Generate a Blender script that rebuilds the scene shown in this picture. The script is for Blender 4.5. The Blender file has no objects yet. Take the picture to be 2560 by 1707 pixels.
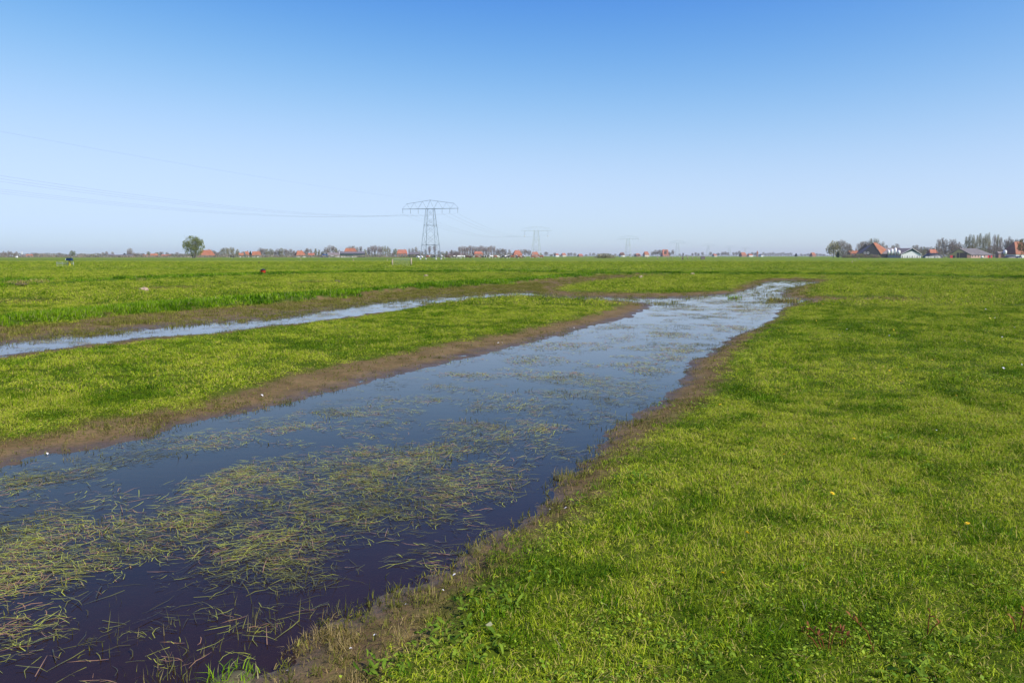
import bpy, bmesh, math, random
import numpy as np
from mathutils import Vector, Matrix, noise as mnoise

random.seed(7)
rng = np.random.default_rng(11)
SC = bpy.context.scene
COL = SC.collection
R = math.radians

# ------------------------------------------------------------------ camera
H = 1.6                       # eye height
F = 1991.1                    # focal length in pixels of the 2560 px photograph (28 mm)
PITCH = math.atan(213.5 / F)  # horizon line of the photograph
cam = bpy.data.cameras.new('camera')
cam.lens = 28.0; cam.sensor_width = 36.0; cam.clip_start = 0.05; cam.clip_end = 60000
camo = bpy.data.objects.new('camera', cam); COL.objects.link(camo)
camo.location = (0, 0, H); camo.rotation_euler = (math.pi / 2 - PITCH, 0, 0)
SC.camera = camo

# ------------------------------------------------------------------ sky, sun, exposure
SUN_AZ, SUN_EL = R(121), R(46)      # clockwise from the view direction
w = bpy.data.worlds.new('World'); SC.world = w; w.use_nodes = True
nt = w.node_tree; nt.nodes.clear()
sky = nt.nodes.new('ShaderNodeTexSky'); sky.sky_type = 'NISHITA'; sky.sun_disc = False
sky.sun_elevation = SUN_EL; sky.sun_rotation = SUN_AZ
sky.altitude = 0; sky.air_density = 0.7; sky.dust_density = 0.8; sky.ozone_density = 3.0
sep = nt.nodes.new('ShaderNodeSeparateColor'); comb = nt.nodes.new('ShaderNodeCombineColor')
bg = nt.nodes.new('ShaderNodeBackground'); bg.inputs['Strength'].default_value = 0.15
wo = nt.nodes.new('ShaderNodeOutputWorld')
nt.links.new(sky.outputs[0], sep.inputs[0])
def wmath(op, x, y):
    n = nt.nodes.new('ShaderNodeMath'); n.operation = op
    for sock, v in zip(n.inputs, (x, y)):
        if isinstance(v, (int, float)): sock.default_value = v
        else: nt.links.new(v, sock)
    return n.outputs[0]
# one tone curve per channel for the whole dome (deep filtered blue overhead, soft shoulder towards the bright sky)
for k, (ref, power, shoulder, gain) in enumerate(((0.118, 3.6, 0.22, 0.128), (0.196, 2.9, 0.60, 0.460), (0.356, 0.5, 0.0, 0.69))):
    u = wmath('POWER', wmath('MULTIPLY', sep.outputs[k], 0.1 / ref), power)
    v = wmath('DIVIDE', wmath('MULTIPLY', u, gain / 0.15), wmath('ADD', wmath('MULTIPLY', u, shoulder), 1.0))
    nt.links.new(v, comb.inputs[k])
nt.links.new(comb.outputs[0], bg.inputs['Color'])
nt.links.new(bg.outputs[0], wo.inputs['Surface'])
sun = bpy.data.lights.new('sun', 'SUN'); sun.energy = 5.0; sun.angle = R(0.53); sun.color = (1.0, 0.95, 0.87)
suno = bpy.data.objects.new('sun', sun); COL.objects.link(suno)
to_sun = Vector((math.sin(SUN_AZ) * math.cos(SUN_EL), math.cos(SUN_AZ) * math.cos(SUN_EL), math.sin(SUN_EL)))
suno.rotation_euler = to_sun.to_track_quat('Z', 'Y').to_euler(); suno.location = to_sun * 50
vs = SC.view_settings
vs.view_transform = 'Standard'; vs.look = 'None'; vs.exposure = 0.2; vs.gamma = 1.0; vs.use_curve_mapping = False
SC.cycles.max_bounces = 6; SC.cycles.diffuse_bounces = 3; SC.cycles.glossy_bounces = 3
SC.cycles.transmission_bounces = 4; SC.cycles.transparent_max_bounces = 8; SC.cycles.volume_bounces = 0
SC.cycles.caustics_reflective = False; SC.cycles.caustics_refractive = False
SC.cycles.use_denoising = True

# ------------------------------------------------------------------ pixel of the photograph -> place in the world
CP, SP = math.cos(PITCH), math.sin(PITCH)
def ray(px, py):
    u, v = (px - 1280) / F, (853.5 - py) / F
    return (u, CP + v * SP, -SP + v * CP)
def G(px, py, z=0.0):                       # where the ray meets level z
    d = ray(px, py); t = (z - H) / d[2]
    return (d[0] * t, d[1] * t)
def at(px, py, Y):                          # where the ray meets distance Y
    d = ray(px, py); t = Y / d[1]
    return Vector((d[0] * t, Y, H + d[2] * t))

# ------------------------------------------------------------------ noise
def _hash(ix, iy, s):
    h = (ix.astype(np.int64) * 374761393 + iy.astype(np.int64) * 668265263 + s * 974711) & 0x7fffffff
    h = ((h ^ (h >> 13)) * 1274126177) & 0x7fffffff
    return ((h ^ (h >> 16)) & 0xffff) / 65535.0
def vnoise(x, y, s=0):
    xi, yi = np.floor(x), np.floor(y); fx, fy = x - xi, y - yi
    fx = fx * fx * (3 - 2 * fx); fy = fy * fy * (3 - 2 * fy)
    a, b, c, d = _hash(xi, yi, s), _hash(xi + 1, yi, s), _hash(xi, yi + 1, s), _hash(xi + 1, yi + 1, s)
    return (a * (1 - fx) + b * fx) * (1 - fy) + (c * (1 - fx) + d * fx) * fy
def fbm(x, y, s=0, o=4):
    r = 0; a = 0.5; t = 0
    for i in range(o):
        r = r + a * vnoise(x * 2 ** i, y * 2 ** i, s + i * 17); t += a; a *= 0.5
    return r / t
def sstep(a, b, x):
    t = np.clip((x - a) / (b - a), 0, 1); return t * t * (3 - 2 * t)
def sdf(poly, x, y):                        # negative inside
    d2 = np.full(x.shape, 1e12); ins = np.zeros(x.shape, bool)
    n = len(poly)
    for i in range(n):
        ax, ay = poly[i]; bx, by = poly[(i + 1) % n]
        ex, ey = bx - ax, by - ay; L = ex * ex + ey * ey
        if L < 1e-12: continue
        t = np.clip(((x - ax) * ex + (y - ay) * ey) / L, 0, 1)
        qx, qy = x - ax - ex * t, y - ay - ey * t
        d2 = np.minimum(d2, qx * qx + qy * qy)
        if ay != by:
            c = ((ay > y) != (by > y)) & (x < ex * (y - ay) / (by - ay) + ax)
            ins ^= c
    d = np.sqrt(d2)
    return np.where(ins, -d, d)

# ------------------------------------------------------------------ outline of the flooded channels
WL = -0.06
W1 = [(-700, 1350), (-300, 1240), (0, 1167), (59, 1151), (108, 1135), (225, 1119), (289, 1106), (383, 1092), (451, 1063),
      (541, 1045), (676, 1020), (746, 999), (803, 984), (841, 976), (912, 958), (961, 946), (1043, 924), (1116, 906), (1184, 891),
      (1225, 880), (1280, 867), (1329, 855), (1389, 840), (1449, 823), (1511, 807), (1574, 793), (1593, 784), (1617, 774),
      (1634, 762), (1601, 755), (1552, 752), (1503, 749), (1450, 747), (1400, 744.5), (1400, 743), (1450, 744),
      (1503, 745), (1552, 746), (1620, 747), (1700, 746), (1797, 737.5), (1850, 729), (1879, 722), (1900, 712), (1920, 706),
      (1961, 701), (2015, 703), (2045, 707), (1996, 715), (1961, 726), (1945, 737), (1990, 747), (2026, 753), (1982, 760),
      (1950, 777), (1934, 801), (1920, 808), (1860, 831), (1830, 845), (1791, 867), (1764, 883), (1742, 899), (1729, 918),
      (1704, 943), (1683, 978), (1646, 1004), (1574, 1045), (1507, 1090), (1475, 1144), (1435, 1180), (1394, 1207), (1371, 1252),
      (1352, 1288), (1259, 1334), (1178, 1374), (1165, 1410), (1087, 1446), (1024, 1482), (966, 1509), (900, 1535), (853, 1560),
      (802, 1585), (721, 1655), (631, 1700), (560, 1760), (400, 1900), (200, 2150), (60, 2500), (-1200, 2500)]
W2 = [(1345, 739), (1280, 740), (1206, 743), (1143, 752), (1062, 763), (1002, 777), (926, 783), (858, 795), (776, 805), (694, 812),
      (640, 819), (544, 831), (463, 838), (381, 842), (272, 855), (204, 864), (122, 874), (41, 884), (0, 888), (-600, 990),
      (-600, 955), (0, 866), (82, 853), (152, 842), (245, 838), (294, 830), (381, 824), (463, 814), (544, 808), (640, 802), (749, 789),
      (830, 774), (912, 762), (953, 755), (1048, 748), (1130, 742), (1206, 737), (1280, 731), (1321, 730), (1345, 734)]
M0 = [(-700, 895), (0, 820), (95, 812), (163, 807), (272, 791), (408, 782), (517, 772), (640, 764), (735, 755), (830, 747), (898, 742),
      (934, 733), (1048, 724), (1184, 716), (1280, 711), (1348, 702), (1443, 694), (1519, 688), (1606, 688), (1640, 691), (1600, 695),
      (1552, 698), (1498, 704), (1430, 713), (1389, 725), (1430, 730), (1511, 731), (1606, 733), (1715, 731), (1824, 727),
      (1846, 717), (1879, 703), (1920, 696), (1983, 696), (2061, 698), (2075, 702), (2045, 712), (2012, 731), (2020, 739),
      (2110, 745), (2178, 746), (2301, 749), (2219, 753), (2094, 752.5), (2029, 756), (1983, 769), (1953, 791), (1930, 812),
      (1892, 834), (1865, 859), (1830, 886), (1811, 913), (1797, 938), (1770, 978), (1706, 1036), (1619, 1086), (1597, 1122),
      (1529, 1167), (1475, 1230), (1457, 1266), (1394, 1307), (1304, 1361), (1259, 1392), (1250, 1424), (1196, 1455), (1124, 1478),
      (1069, 1532), (1024, 1577), (966, 1627), (934, 1667), (880, 1730), (760, 1900), (560, 2200), (420, 2600), (-1600, 2600)]
ISL = [(-700, 1262), (0, 1097), (149, 1081), (225, 1050), (361, 1034), (473, 1014), (640, 965), (722, 940), (803, 921), (885, 905),
       (967, 894), (1021, 878), (1103, 861), (1184, 848), (1280, 834), (1362, 812), (1443, 796), (1498, 780), (1538, 769), (1568, 762),
       (1525, 756), (1443, 750), (1362, 746), (1280, 744), (1206, 747), (1143, 756), (1048, 768), (966, 783), (885, 796), (776, 809), (640, 825), (490, 843),
       (381, 851), (272, 866), (163, 878), (54, 892), (0, 900), (-700, 1015)]
W2UP = sorted(G(x, y, WL) for x, y in W2[20:])
W2UX, W2UY = np.array(W2UP).T
W1 = [G(x, y, WL) for x, y in W1]; W2 = [G(x, y, WL) for x, y in W2]
M0 = [G(x, y) for x, y in M0]; ISL = [G(x, y) for x, y in ISL]
BANK = sorted(G(x, y) for x, y in [(-700, 895), (0, 820), (272, 791), (517, 772), (735, 755), (898, 742), (1048, 724), (1184, 716), (1280, 711), (1443, 694), (1519, 688)])
BANKX, BANKY = np.array(BANK).T
DIT = sorted(G(x, y, 0.05) for x, y in [(-600, 760), (0, 718), (160, 712), (330, 703), (640, 691), (900, 684), (1280, 682), (1480, 685), (1900, 687), (2200, 690), (2560, 698), (3000, 706)])
DITX, DITY = np.array(DIT).T

# bare strips and worn patches in the pasture: centre pixel, half sizes in pixels
BARE = [(60, 757, 110, 6), (420, 723, 110, 6), (800, 708, 85, 4), (600, 712, 90, 2.5), (1080, 689, 60, 2.5), (1290, 688, 70, 2.5),
        (2480, 703, 90, 5), (2250, 748, 60, 4), (350, 728, 30, 4), (1600, 690, 120, 3)]
BAREG = []
for cx, cy, rx, ry in BARE:
    c = G(cx, cy); e = G(cx + rx, cy); n = G(cx, cy - ry); s = G(cx, cy + ry)
    BAREG.append((c[0], (n[1] + s[1]) / 2, abs(e[0] - c[0]), (n[1] - s[1]) / 2))

def land(x, y):
    """height, signed distance to turf edge (positive = turf), signed distance to water (negative = water), lushness"""
    x = np.asarray(x, float); y = np.asarray(y, float)
    z = np.full(x.shape, 0.0); dN = np.full(x.shape, 50.0); dW = np.full(x.shape, 60.0); lush = np.zeros(x.shape)
    r = np.hypot(x, y)
    m = (r < 140) & (y > -3)
    if m.any():
        X, Y = x[m], y[m]
        k = np.clip(r[m] / 25, 0.1, 1.6); ks = np.clip(r[m] / 14, 0.3, 1.0)
        wx = X + (fbm(X * 1.9, Y * 1.9, 3) - 0.5) * 0.5 * k + (fbm(X * 7, Y * 7, 5, 3) - 0.5) * 0.16 * ks
        wy = Y + (fbm(X * 1.9, Y * 1.9, 4) - 0.5) * 0.5 * k + (fbm(X * 7, Y * 7, 6, 3) - 0.5) * 0.16 * ks
        a = np.minimum(sdf(W1, wx, wy), sdf(W2, wx, wy))
        n = np.maximum(sdf(M0, X, Y), -np.inf)
        isl = sdf(ISL, X, Y)
        n = np.where(n < 0, np.where(isl < 0, -isl, -np.minimum(-n, isl)), n)
        for cx, cy, rx, ry in BAREG:
            q = 1 - np.hypot((X - cx) / rx, (Y - cy) / ry) + (fbm(X * 0.8, Y * 0.8, 9) - 0.5) * 1.3
            n = np.where(q > 0, np.minimum(n, -0.2 * q), n)
        dW[m] = a; dN[m] = n
        t = np.clip(a, 0, None) / (np.clip(a, 0, None) + np.clip(-n, 0, None) + 1e-6)
        zz = np.where(a < 0, WL - np.clip(0.11 * -a, 0, 0.3), np.where(n < 0, WL + (0 - WL) * sstep(-0.15, 1.1, t), 0.0))
        zz = zz + (fbm(X * 3.1, Y * 3.1, 21) - 0.5) * np.where(n < 0, 0.012 + 0.022 * ks, 0.055) + (fbm(X * 11, Y * 11, 22, 2) - 0.5) * np.where(n < 0, 0.022, 0.016)
        zz = zz + np.where(n > 0, 0.035 * (1 - np.exp(-n / 0.4)), 0)
        by = np.interp(X, BANKX, BANKY)
        side = (X < BANKX[-1]) & (Y > by) & (n > 0)
        q = Y - by
        zz = zz + np.where(side, 0.13 * sstep(0, 0.7, q) * (1 - 0.7 * sstep(2, 7, q)), 0)
        lu = np.where(side, 1.0 - sstep(1.5, 4.5 + 3 * fbm(X * 0.4, Y * 0.4, 33), q), 0)
        dy = np.interp(X, DITX, DITY); dd = Y - dy
        zz = zz + 0.16 * sstep(0, 0.5, dd) - 0.10 * np.exp(-((dd + 0.35) / 0.4) ** 2) * np.where(n > 0, 1, 0)
        sg = 0.5 + 3.0 * sstep(-12, -28, X); dl = np.exp(-((dd - 0.2 - sg * 0.6) / sg) ** 2) * (0.6 + fbm(X * 0.5, Y * 0.5, 41))
        lush[m] = np.maximum(lu, 1.35 * np.where(n > -0.3, dl, 0))
        zz = np.where((a > 0) & (n > -1e-3), np.maximum(zz, -0.03), zz)
        z[m] = zz
    f = r >= 140
    z[f] = 0.16 + (fbm(x[f] * 0.02, y[f] * 0.02, 51) - 0.5) * 0.1
    return z, dN, dW, lush
def mowing(x, y):
    """strips of differently grown pasture beyond the ditch: -1 dark, +1 pale"""
    yy = y + 14 * (fbm(x * 0.012, y * 0.012, 121) - 0.5) + 0.06 * x
    b = -0.9 * np.exp(-((yy - 134) / 11) ** 2) + 0.9 * np.exp(-((yy - 190) / 34) ** 2) - 0.5 * np.exp(-((yy - 300) / 50) ** 2) + 0.5 * np.exp(-((yy - 96) / 9) ** 2) - 0.6 * np.exp(-((yy - 82) / 6) ** 2)
    return b * (0.45 + 0.55 * sstep(40, -30, x)) * sstep(60, 75, y)
def hz(x, y):
    return float(land(np.array([x]), np.array([y]))[0][0])

# ------------------------------------------------------------------ materials
MATS = {}
def nodemat(name):
    m = bpy.data.materials.new(name); m.use_nodes = True
    t = m.node_tree; b = t.nodes['Principled BSDF']
    return m, t, b
def N(t, typ, **kw):
    n = t.nodes.new(typ)
    for k, v in kw.items():
        if k in n.inputs: n.inputs[k].default_value = v
        else: setattr(n, k, v)
    return n
def ramp(t, fac, stops):
    n = t.nodes.new('ShaderNodeValToRGB'); e = n.color_ramp.elements
    while len(e) > 1: e.remove(e[-1])
    e[0].position, e[0].color = stops[0][0], (*stops[0][1], 1)
    for p, c in stops[1:]:
        k = e.new(p); k.color = (*c, 1)
    t.links.new(fac, n.inputs[0]); return n.outputs[0]
def mix(t, fac, a, b, mode='MIX'):
    n = t.nodes.new('ShaderNodeMix'); n.data_type = 'RGBA'; n.blend_type = mode
    for sock, v in ((n.inputs[0], fac), (n.inputs[6], a), (n.inputs[7], b)):
        if isinstance(v, (int, float)): sock.default_value = v
        elif isinstance(v, tuple): sock.default_value = (*v, 1) if len(v) == 3 else v
        else: t.links.new(v, sock)
    return n.outputs[2]
def mathn(t, op, a, b=0.0):
    n = t.nodes.new('ShaderNodeMath'); n.operation = op
    for s, v in ((n.inputs[0], a), (n.inputs[1], b)):
        if isinstance(v, (int, float)): s.default_value = v
        else: t.links.new(v, s)
    return n.outputs[0]
def attr(t, name, typ='GEOMETRY'):
    n = t.nodes.new('ShaderNodeAttribute'); n.attribute_name = name; n.attribute_type = typ; return n.outputs['Fac']
def noise(t, scale, detail=4, coord='Object', rough=0.55, stretch=None):
    tc = t.nodes.new('ShaderNodeTexCoord'); n = t.nodes.new('ShaderNodeTexNoise')
    n.inputs['Scale'].default_value = scale; n.inputs['Detail'].default_value = detail; n.inputs['Roughness'].default_value = rough
    src = tc.outputs[coord]
    if stretch:
        mp = t.nodes.new('ShaderNodeMapping'); mp.inputs['Scale'].default_value = stretch
        t.links.new(src, mp.inputs[0]); src = mp.outputs[0]
    t.links.new(src, n.inputs['Vector']); return n.outputs['Fac']
def plain(name, col, rough=0.7, var=0.25, scale=1.5, metal=0.0, spec=0.3):
    if name in MATS: return MATS[name]
    m, t, b = nodemat(name)
    d = tuple(max(0, c * (1 - var)) for c in col); l = tuple(min(1, c * (1 + var)) for c in col)
    c = ramp(t, noise(t, scale), [(0.3, d), (0.7, l)])
    t.links.new(c, b.inputs['Base Color']); b.inputs['Roughness'].default_value = rough
    b.inputs['Metallic'].default_value = metal; b.inputs['Specular IOR Level'].default_value = spec
    MATS[name] = m; return m

def ground_material():
    m, t, b = nodemat('turf_and_mud')
    g = attr(t, 'turf'); wet = attr(t, 'wet'); lush = attr(t, 'lush')
    n1 = noise(t, 0.22, 5); n2 = noise(t, 2.2, 6); n3 = noise(t, 22, 5, rough=0.7)
    n4 = noise(t, 0.012, 4, stretch=(0.5, 2.2, 1)); n5 = noise(t, 0.6, 6, stretch=(0.35, 1.5, 1), rough=0.7)
    grass = ramp(t, n1, [(0.3, (0.16, 0.2, 0.016)), (0.5, (0.125, 0.19, 0.011)), (0.72, (0.085, 0.155, 0.008))])
    grass = mix(t, mathn(t, 'MULTIPLY', ramp(t, n5, [(0.35, (0, 0, 0)), (0.7, (1, 1, 1))]), 0.55), grass, (0.06, 0.115, 0.006))
    grass = mix(t, mathn(t, 'MULTIPLY', ramp(t, n4, [(0.42, (0, 0, 0)), (0.62, (1, 1, 1))]), 0.55), grass, (0.215, 0.23, 0.05))
    bd = attr(t, 'band')
    grass = mix(t, mathn(t, 'MULTIPLY', mathn(t, 'MAXIMUM', bd, 0.0), 0.6), grass, (0.25, 0.26, 0.06))
    grass = mix(t, mathn(t, 'MULTIPLY', mathn(t, 'MAXIMUM', mathn(t, 'MULTIPLY', bd, -1.0), 0.0), 0.7), grass, (0.06, 0.12, 0.012))
    soil = ramp(t, n2, [(0.3, (0.032, 0.045, 0.004)), (0.7, (0.06, 0.08, 0.006))])
    near = attr(t, 'near')
    grass = mix(t, mathn(t, 'MULTIPLY', near, 0.75), grass, soil)
    grass = mix(t, mathn(t, 'MULTIPLY', lush, 0.6), grass, (0.035, 0.075, 0.008))
    mud = ramp(t, n2, [(0.25, (0.09, 0.058, 0.026)), (0.5, (0.16, 0.105, 0.05)), (0.8, (0.22, 0.152, 0.076))])
    mud = mix(t, mathn(t, 'MULTIPLY', ramp(t, n3, [(0.45, (0, 0, 0)), (0.62, (1, 1, 1))]), 0.6), mud, (0.075, 0.075, 0.022))
    mud = mix(t, wet, mud, mix(t, 0.55, mud, (0.045, 0.028, 0.018)))
    col = mix(t, g, mud, grass)
    t.links.new(col, b.inputs['Base Color'])
    rr = mathn(t, 'SUBTRACT', 0.95, mathn(t, 'MULTIPLY', wet, 0.5)); t.links.new(rr, b.inputs['Roughness'])
    t.links.new(mathn(t, 'ADD', 0.04, mathn(t, 'MULTIPLY', wet, 0.3)), b.inputs['Specular IOR Level'])
    bp = N(t, 'ShaderNodeBump', Strength=0.6, Distance=0.03)
    h = mathn(t, 'ADD', n3, mathn(t, 'MULTIPLY', n5, 2.0)); t.links.new(h, bp.inputs['Height']); t.links.new(bp.outputs[0], b.inputs['Normal'])
    return m
def water_material():
    m, t, b = nodemat('murky_water')
    out = t.nodes['Material Output']; t.nodes.remove(b)
    fr = N(t, 'ShaderNodeFresnel', IOR=1.26)
    gl = N(t, 'ShaderNodeBsdfGlossy', Color=(1, 1, 1, 1), Roughness=0.03)
    body = N(t, 'ShaderNodeBsdfDiffuse', Color=(0.036, 0.019, 0.006, 1))
    tr = N(t, 'ShaderNodeBsdfTransparent', Color=(0.55, 0.42, 0.38, 1))
    ms = N(t, 'ShaderNodeMixShader', Fac=0.55)
    t.links.new(body.outputs[0], ms.inputs[1]); t.links.new(tr.outputs[0], ms.inputs[2])
    bp = N(t, 'ShaderNodeBump', Strength=0.05, Distance=0.02)
    t.links.new(noise(t, 5.0, 3, stretch=(0.5, 1.3, 1)), bp.inputs['Height'])
    t.links.new(bp.outputs[0], gl.inputs['Normal'])
    mx = N(t, 'ShaderNodeMixShader')
    t.links.new(fr.outputs[0], mx.inputs[0]); t.links.new(ms.outputs[0], mx.inputs[1]); t.links.new(gl.outputs[0], mx.inputs[2])
    t.links.new(mx.outputs[0], out.inputs['Surface'])
    return m
def blade_material(name, light, mid, dark, straw, strawf=0.12, rough=0.6, transl=0.26, spec=0.06):
    m, t, b = nodemat(name)
    c = attr(t, 'shade'); tone = attr(t, 'tone', 'INSTANCER')
    v = mathn(t, 'ADD', mathn(t, 'MULTIPLY', c, 0.55), mathn(t, 'MULTIPLY', tone, 0.45))
    base = ramp(t, v, [(0.22, light), (0.5, mid), (0.8, dark)])
    dry = attr(t, 'dry')
    thr = mathn(t, 'SUBTRACT', strawf * 2.0, mathn(t, 'MULTIPLY', tone, strawf * 2.0))
    isdry = mathn(t, 'LESS_THAN', dry, thr)
    col = mix(t, isdry, base, straw)
    t.links.new(col, b.inputs['Base Color']); b.inputs['Roughness'].default_value = rough
    b.inputs['Specular IOR Level'].default_value = spec
    tl = N(t, 'ShaderNodeBsdfTranslucent'); t.links.new(mix(t, 1.0, col, (1.0, 1.0, 0.55), 'MULTIPLY'), tl.inputs['Color'])
    ms = N(t, 'ShaderNodeMixShader', Fac=transl)
    t.links.new(b.outputs[0], ms.inputs[1]); t.links.new(tl.outputs[0], ms.inputs[2])
    t.links.new(ms.outputs[0], t.nodes['Material Output'].inputs['Surface'])
    return m
def foliage_material(name, a, b_, transl=0.2):
    if name in MATS: return MATS[name]
    m, t, b = nodemat(name)
    c = ramp(t, attr(t, 'shade'), [(0.1, a), (0.9, b_)])
    oi = N(t, 'ShaderNodeObjectInfo')
    c = mix(t, mathn(t, 'MULTIPLY', oi.outputs['Random'], 0.35), c, tuple(x * 0.6 for x in a))
    t.links.new(c, b.inputs['Base Color']); b.inputs['Roughness'].default_value = 0.75; b.inputs['Specular IOR Level'].default_value = 0.15
    tl = N(t, 'ShaderNodeBsdfTranslucent'); t.links.new(c, tl.inputs['Color'])
    ms = N(t, 'ShaderNodeMixShader', Fac=transl)
    t.links.new(b.outputs[0], ms.inputs[1]); t.links.new(tl.outputs[0], ms.inputs[2])
    t.links.new(ms.outputs[0], t.nodes['Material Output'].inputs['Surface'])
    MATS[name] = m; return m

# ------------------------------------------------------------------ object helpers
def tag(o, label=None, cat=None, group=None, kind=None):
    if label: o['label'] = label
    if cat: o['category'] = cat
    if group: o['group'] = group
    if kind: o['kind'] = kind
    return o
def empty(name, loc, rz=0.0, scale=(1, 1, 1)):
    o = bpy.data.objects.new(name, None); COL.objects.link(o)
    o.location = loc; o.rotation_euler = (0, 0, rz); o.scale = scale; o.empty_display_size = 0.1
    return o
def link(name, me, mat=None, parent=None, loc=None, rot=None, scale=None):
    o = bpy.data.objects.new(name, me); COL.objects.link(o)
    if mat is not None and not me.materials: me.materials.append(mat)
    if parent is not None: o.parent = parent
    if loc is not None: o.location = loc
    if rot is not None: o.rotation_euler = rot
    if scale is not None: o.scale = scale
    return o
class MB:
    """collects boxes, bars, lofts and sheets for one mesh"""
    def __init__(s): s.v = []; s.f = []; s.sh = []
    def quad(s, *p):
        i = len(s.v); s.v += [tuple(q) for q in p]; s.f.append(tuple(range(i, i + len(p)))); return s
    def hull(s, pts, faces):
        i = len(s.v); s.v += [tuple(q) for q in pts]; s.f += [tuple(i + k for k in f) for f in faces]; return s
    def box(s, x0, x1, y0, y1, z0, z1):
        return s.hull([(x0, y0, z0), (x1, y0, z0), (x1, y1, z0), (x0, y1, z0), (x0, y0, z1), (x1, y0, z1), (x1, y1, z1), (x0, y1, z1)],
                      [(3, 2, 1, 0), (4, 5, 6, 7), (0, 1, 5, 4), (1, 2, 6, 5), (2, 3, 7, 6), (3, 0, 4, 7)])
    def bar(s, a, b, r0, r1=None, n=4):
        r1 = r0 if r1 is None else r1
        a, b = Vector(a), Vector(b); d = (b - a)
        if d.length < 1e-9: return s
        d.normalize(); u = d.orthogonal().normalized(); w_ = d.cross(u)
        i = len(s.v)
        for p, r in ((a, r0), (b, r1)):
            for k in range(n):
                t = 2 * math.pi * (k + 0.5) / n
                s.v.append(tuple(p + (u * math.cos(t) + w_ * math.sin(t)) * r))
        for k in range(n): s.f.append((i + k, i + (k + 1) % n, i + n + (k + 1) % n, i + n + k))
        s.f.append(tuple(i + k for k in reversed(range(n)))); s.f.append(tuple(i + n + k for k in range(n)))
        return s
    def tube(s, pts, rad, n=5):
        i0 = len(s.v); P = [Vector(p) for p in pts]
        for j, p in enumerate(P):
            d = (P[min(j + 1, len(P) - 1)] - P[max(j - 1, 0)]).normalized()
            u = d.orthogonal().normalized() if j == 0 else (uprev - d * uprev.dot(d)).normalized()
            uprev = u; w_ = d.cross(u); r = rad[j] if isinstance(rad, (list, tuple)) else rad
            for k in range(n):
                t = 2 * math.pi * k / n; s.v.append(tuple(p + (u * math.cos(t) + w_ * math.sin(t)) * r))
        for j in range(len(P) - 1):
            for k in range(n):
                a = i0 + j * n + k; b = i0 + j * n + (k + 1) % n; s.f.append((a, b, b + n, a + n))
        s.f.append(tuple(i0 + k for k in reversed(range(n)))); e = i0 + (len(P) - 1) * n; s.f.append(tuple(e + k for k in range(n)))
        return s
    def lathe(s, prof, n=12, cx=0, cy=0):
        i0 = len(s.v)
        for r, z in prof:
            for k in range(n):
                t = 2 * math.pi * k / n; s.v.append((cx + r * math.cos(t), cy + r * math.sin(t), z))
        for j in range(len(prof) - 1):
            for k in range(n):
                a = i0 + j * n + k; b = i0 + j * n + (k + 1) % n; s.f.append((a, b, b + n, a + n))
        s.f.append(tuple(i0 + k for k in reversed(range(n)))); e = i0 + (len(prof) - 1) * n; s.f.append(tuple(e + k for k in range(n)))
        return s
    def mesh(s, name, mat=None, smooth=False):
        me = bpy.data.meshes.new(name); me.from_pydata(s.v, [], s.f); me.validate(); me.update()
        if mat is not None: me.materials.append(mat)
        if smooth: me.polygons.foreach_set('use_smooth', [True] * len(me.polygons))
        return me
    def build(s, name, mat, parent=None, smooth=False, **kw):
        return link(name, s.mesh(name, mat, smooth), None, parent, **kw)

# ------------------------------------------------------------------ ground sheet
def build_ground():
    th = np.concatenate([np.arange(-180, -44, 6.0), np.arange(-44, 44.01, 0.22), np.arange(46, 180, 6.0)]) * math.pi / 180
    rr = [0.25]
    while rr[-1] < 9500:
        q = rr[-1]; rr.append(q * (1.06 if q < 2 else 1.0085 if q < 110 else 1.035))
    rr = np.array(rr)
    RR, TH = np.meshgrid(rr, th, indexing='ij')
    X = RR * np.sin(TH); Y = RR * np.cos(TH)
    z, dN, dW, lush = land(X.ravel(), Y.ravel())
    nr, nc = X.shape
    v = np.column_stack([X.ravel(), Y.ravel(), z])
    v = np.vstack([v, [[0, 0, float(z[:nc].mean())]]])
    i = np.arange(nr - 1)[:, None] * nc + np.arange(nc)[None, :]
    j = np.arange(nr - 1)[:, None] * nc + (np.arange(nc)[None, :] + 1) % nc
    q = np.stack([i, i + nc, j + nc, j], -1).reshape(-1, 4)
    me = bpy.data.meshes.new('ground')
    c = nr * nc
    tri = np.stack([np.full(nc, c), np.arange(nc), (np.arange(nc) + 1) % nc], -1)
    nl = q.size + tri.size
    me.vertices.add(len(v)); me.vertices.foreach_set('co', v.ravel())
    me.loops.add(nl); me.loops.foreach_set('vertex_index', np.concatenate([q.ravel(), tri.ravel()]))
    me.polygons.add(len(q) + len(tri))
    st = np.concatenate([np.arange(len(q)) * 4, q.size + np.arange(len(tri)) * 3])
    me.polygons.foreach_set('loop_start', st)
    me.update(calc_edges=True); me.validate()
    me.polygons.foreach_set('use_smooth', np.ones(len(q) + len(tri), bool))
    fx, fy = X.ravel(), Y.ravel()
    turf = sstep(-0.12, 0.22, dN + (fbm(fx * 4, fy * 4, 61) - 0.5) * 0.7 * np.clip(np.hypot(fx, fy) / 18, 0.5, 1.5))
    wet = 1 - sstep(0.0, 0.035, z - WL)
    near = 1 - sstep(25, 75, np.hypot(fx, fy))
    band = mowing(fx, fy)
    for nm, arr in (('turf', turf), ('wet', wet), ('lush', np.clip(lush, 0, 1)), ('near', near), ('band', band)):
        a = me.attributes.new(nm, 'FLOAT', 'POINT')
        a.data.foreach_set('value', np.append(arr, 0.5).astype(np.float32))
    o = link('ground', me, ground_material()); tag(o, kind='structure', label='grazed pasture with muddy banks around the flooded channels')
    return o
build_ground()
mw = MB()
mw.quad((-60, -2, WL), (60, -2, WL), (60, 90, WL), (-60, 90, WL))
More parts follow.
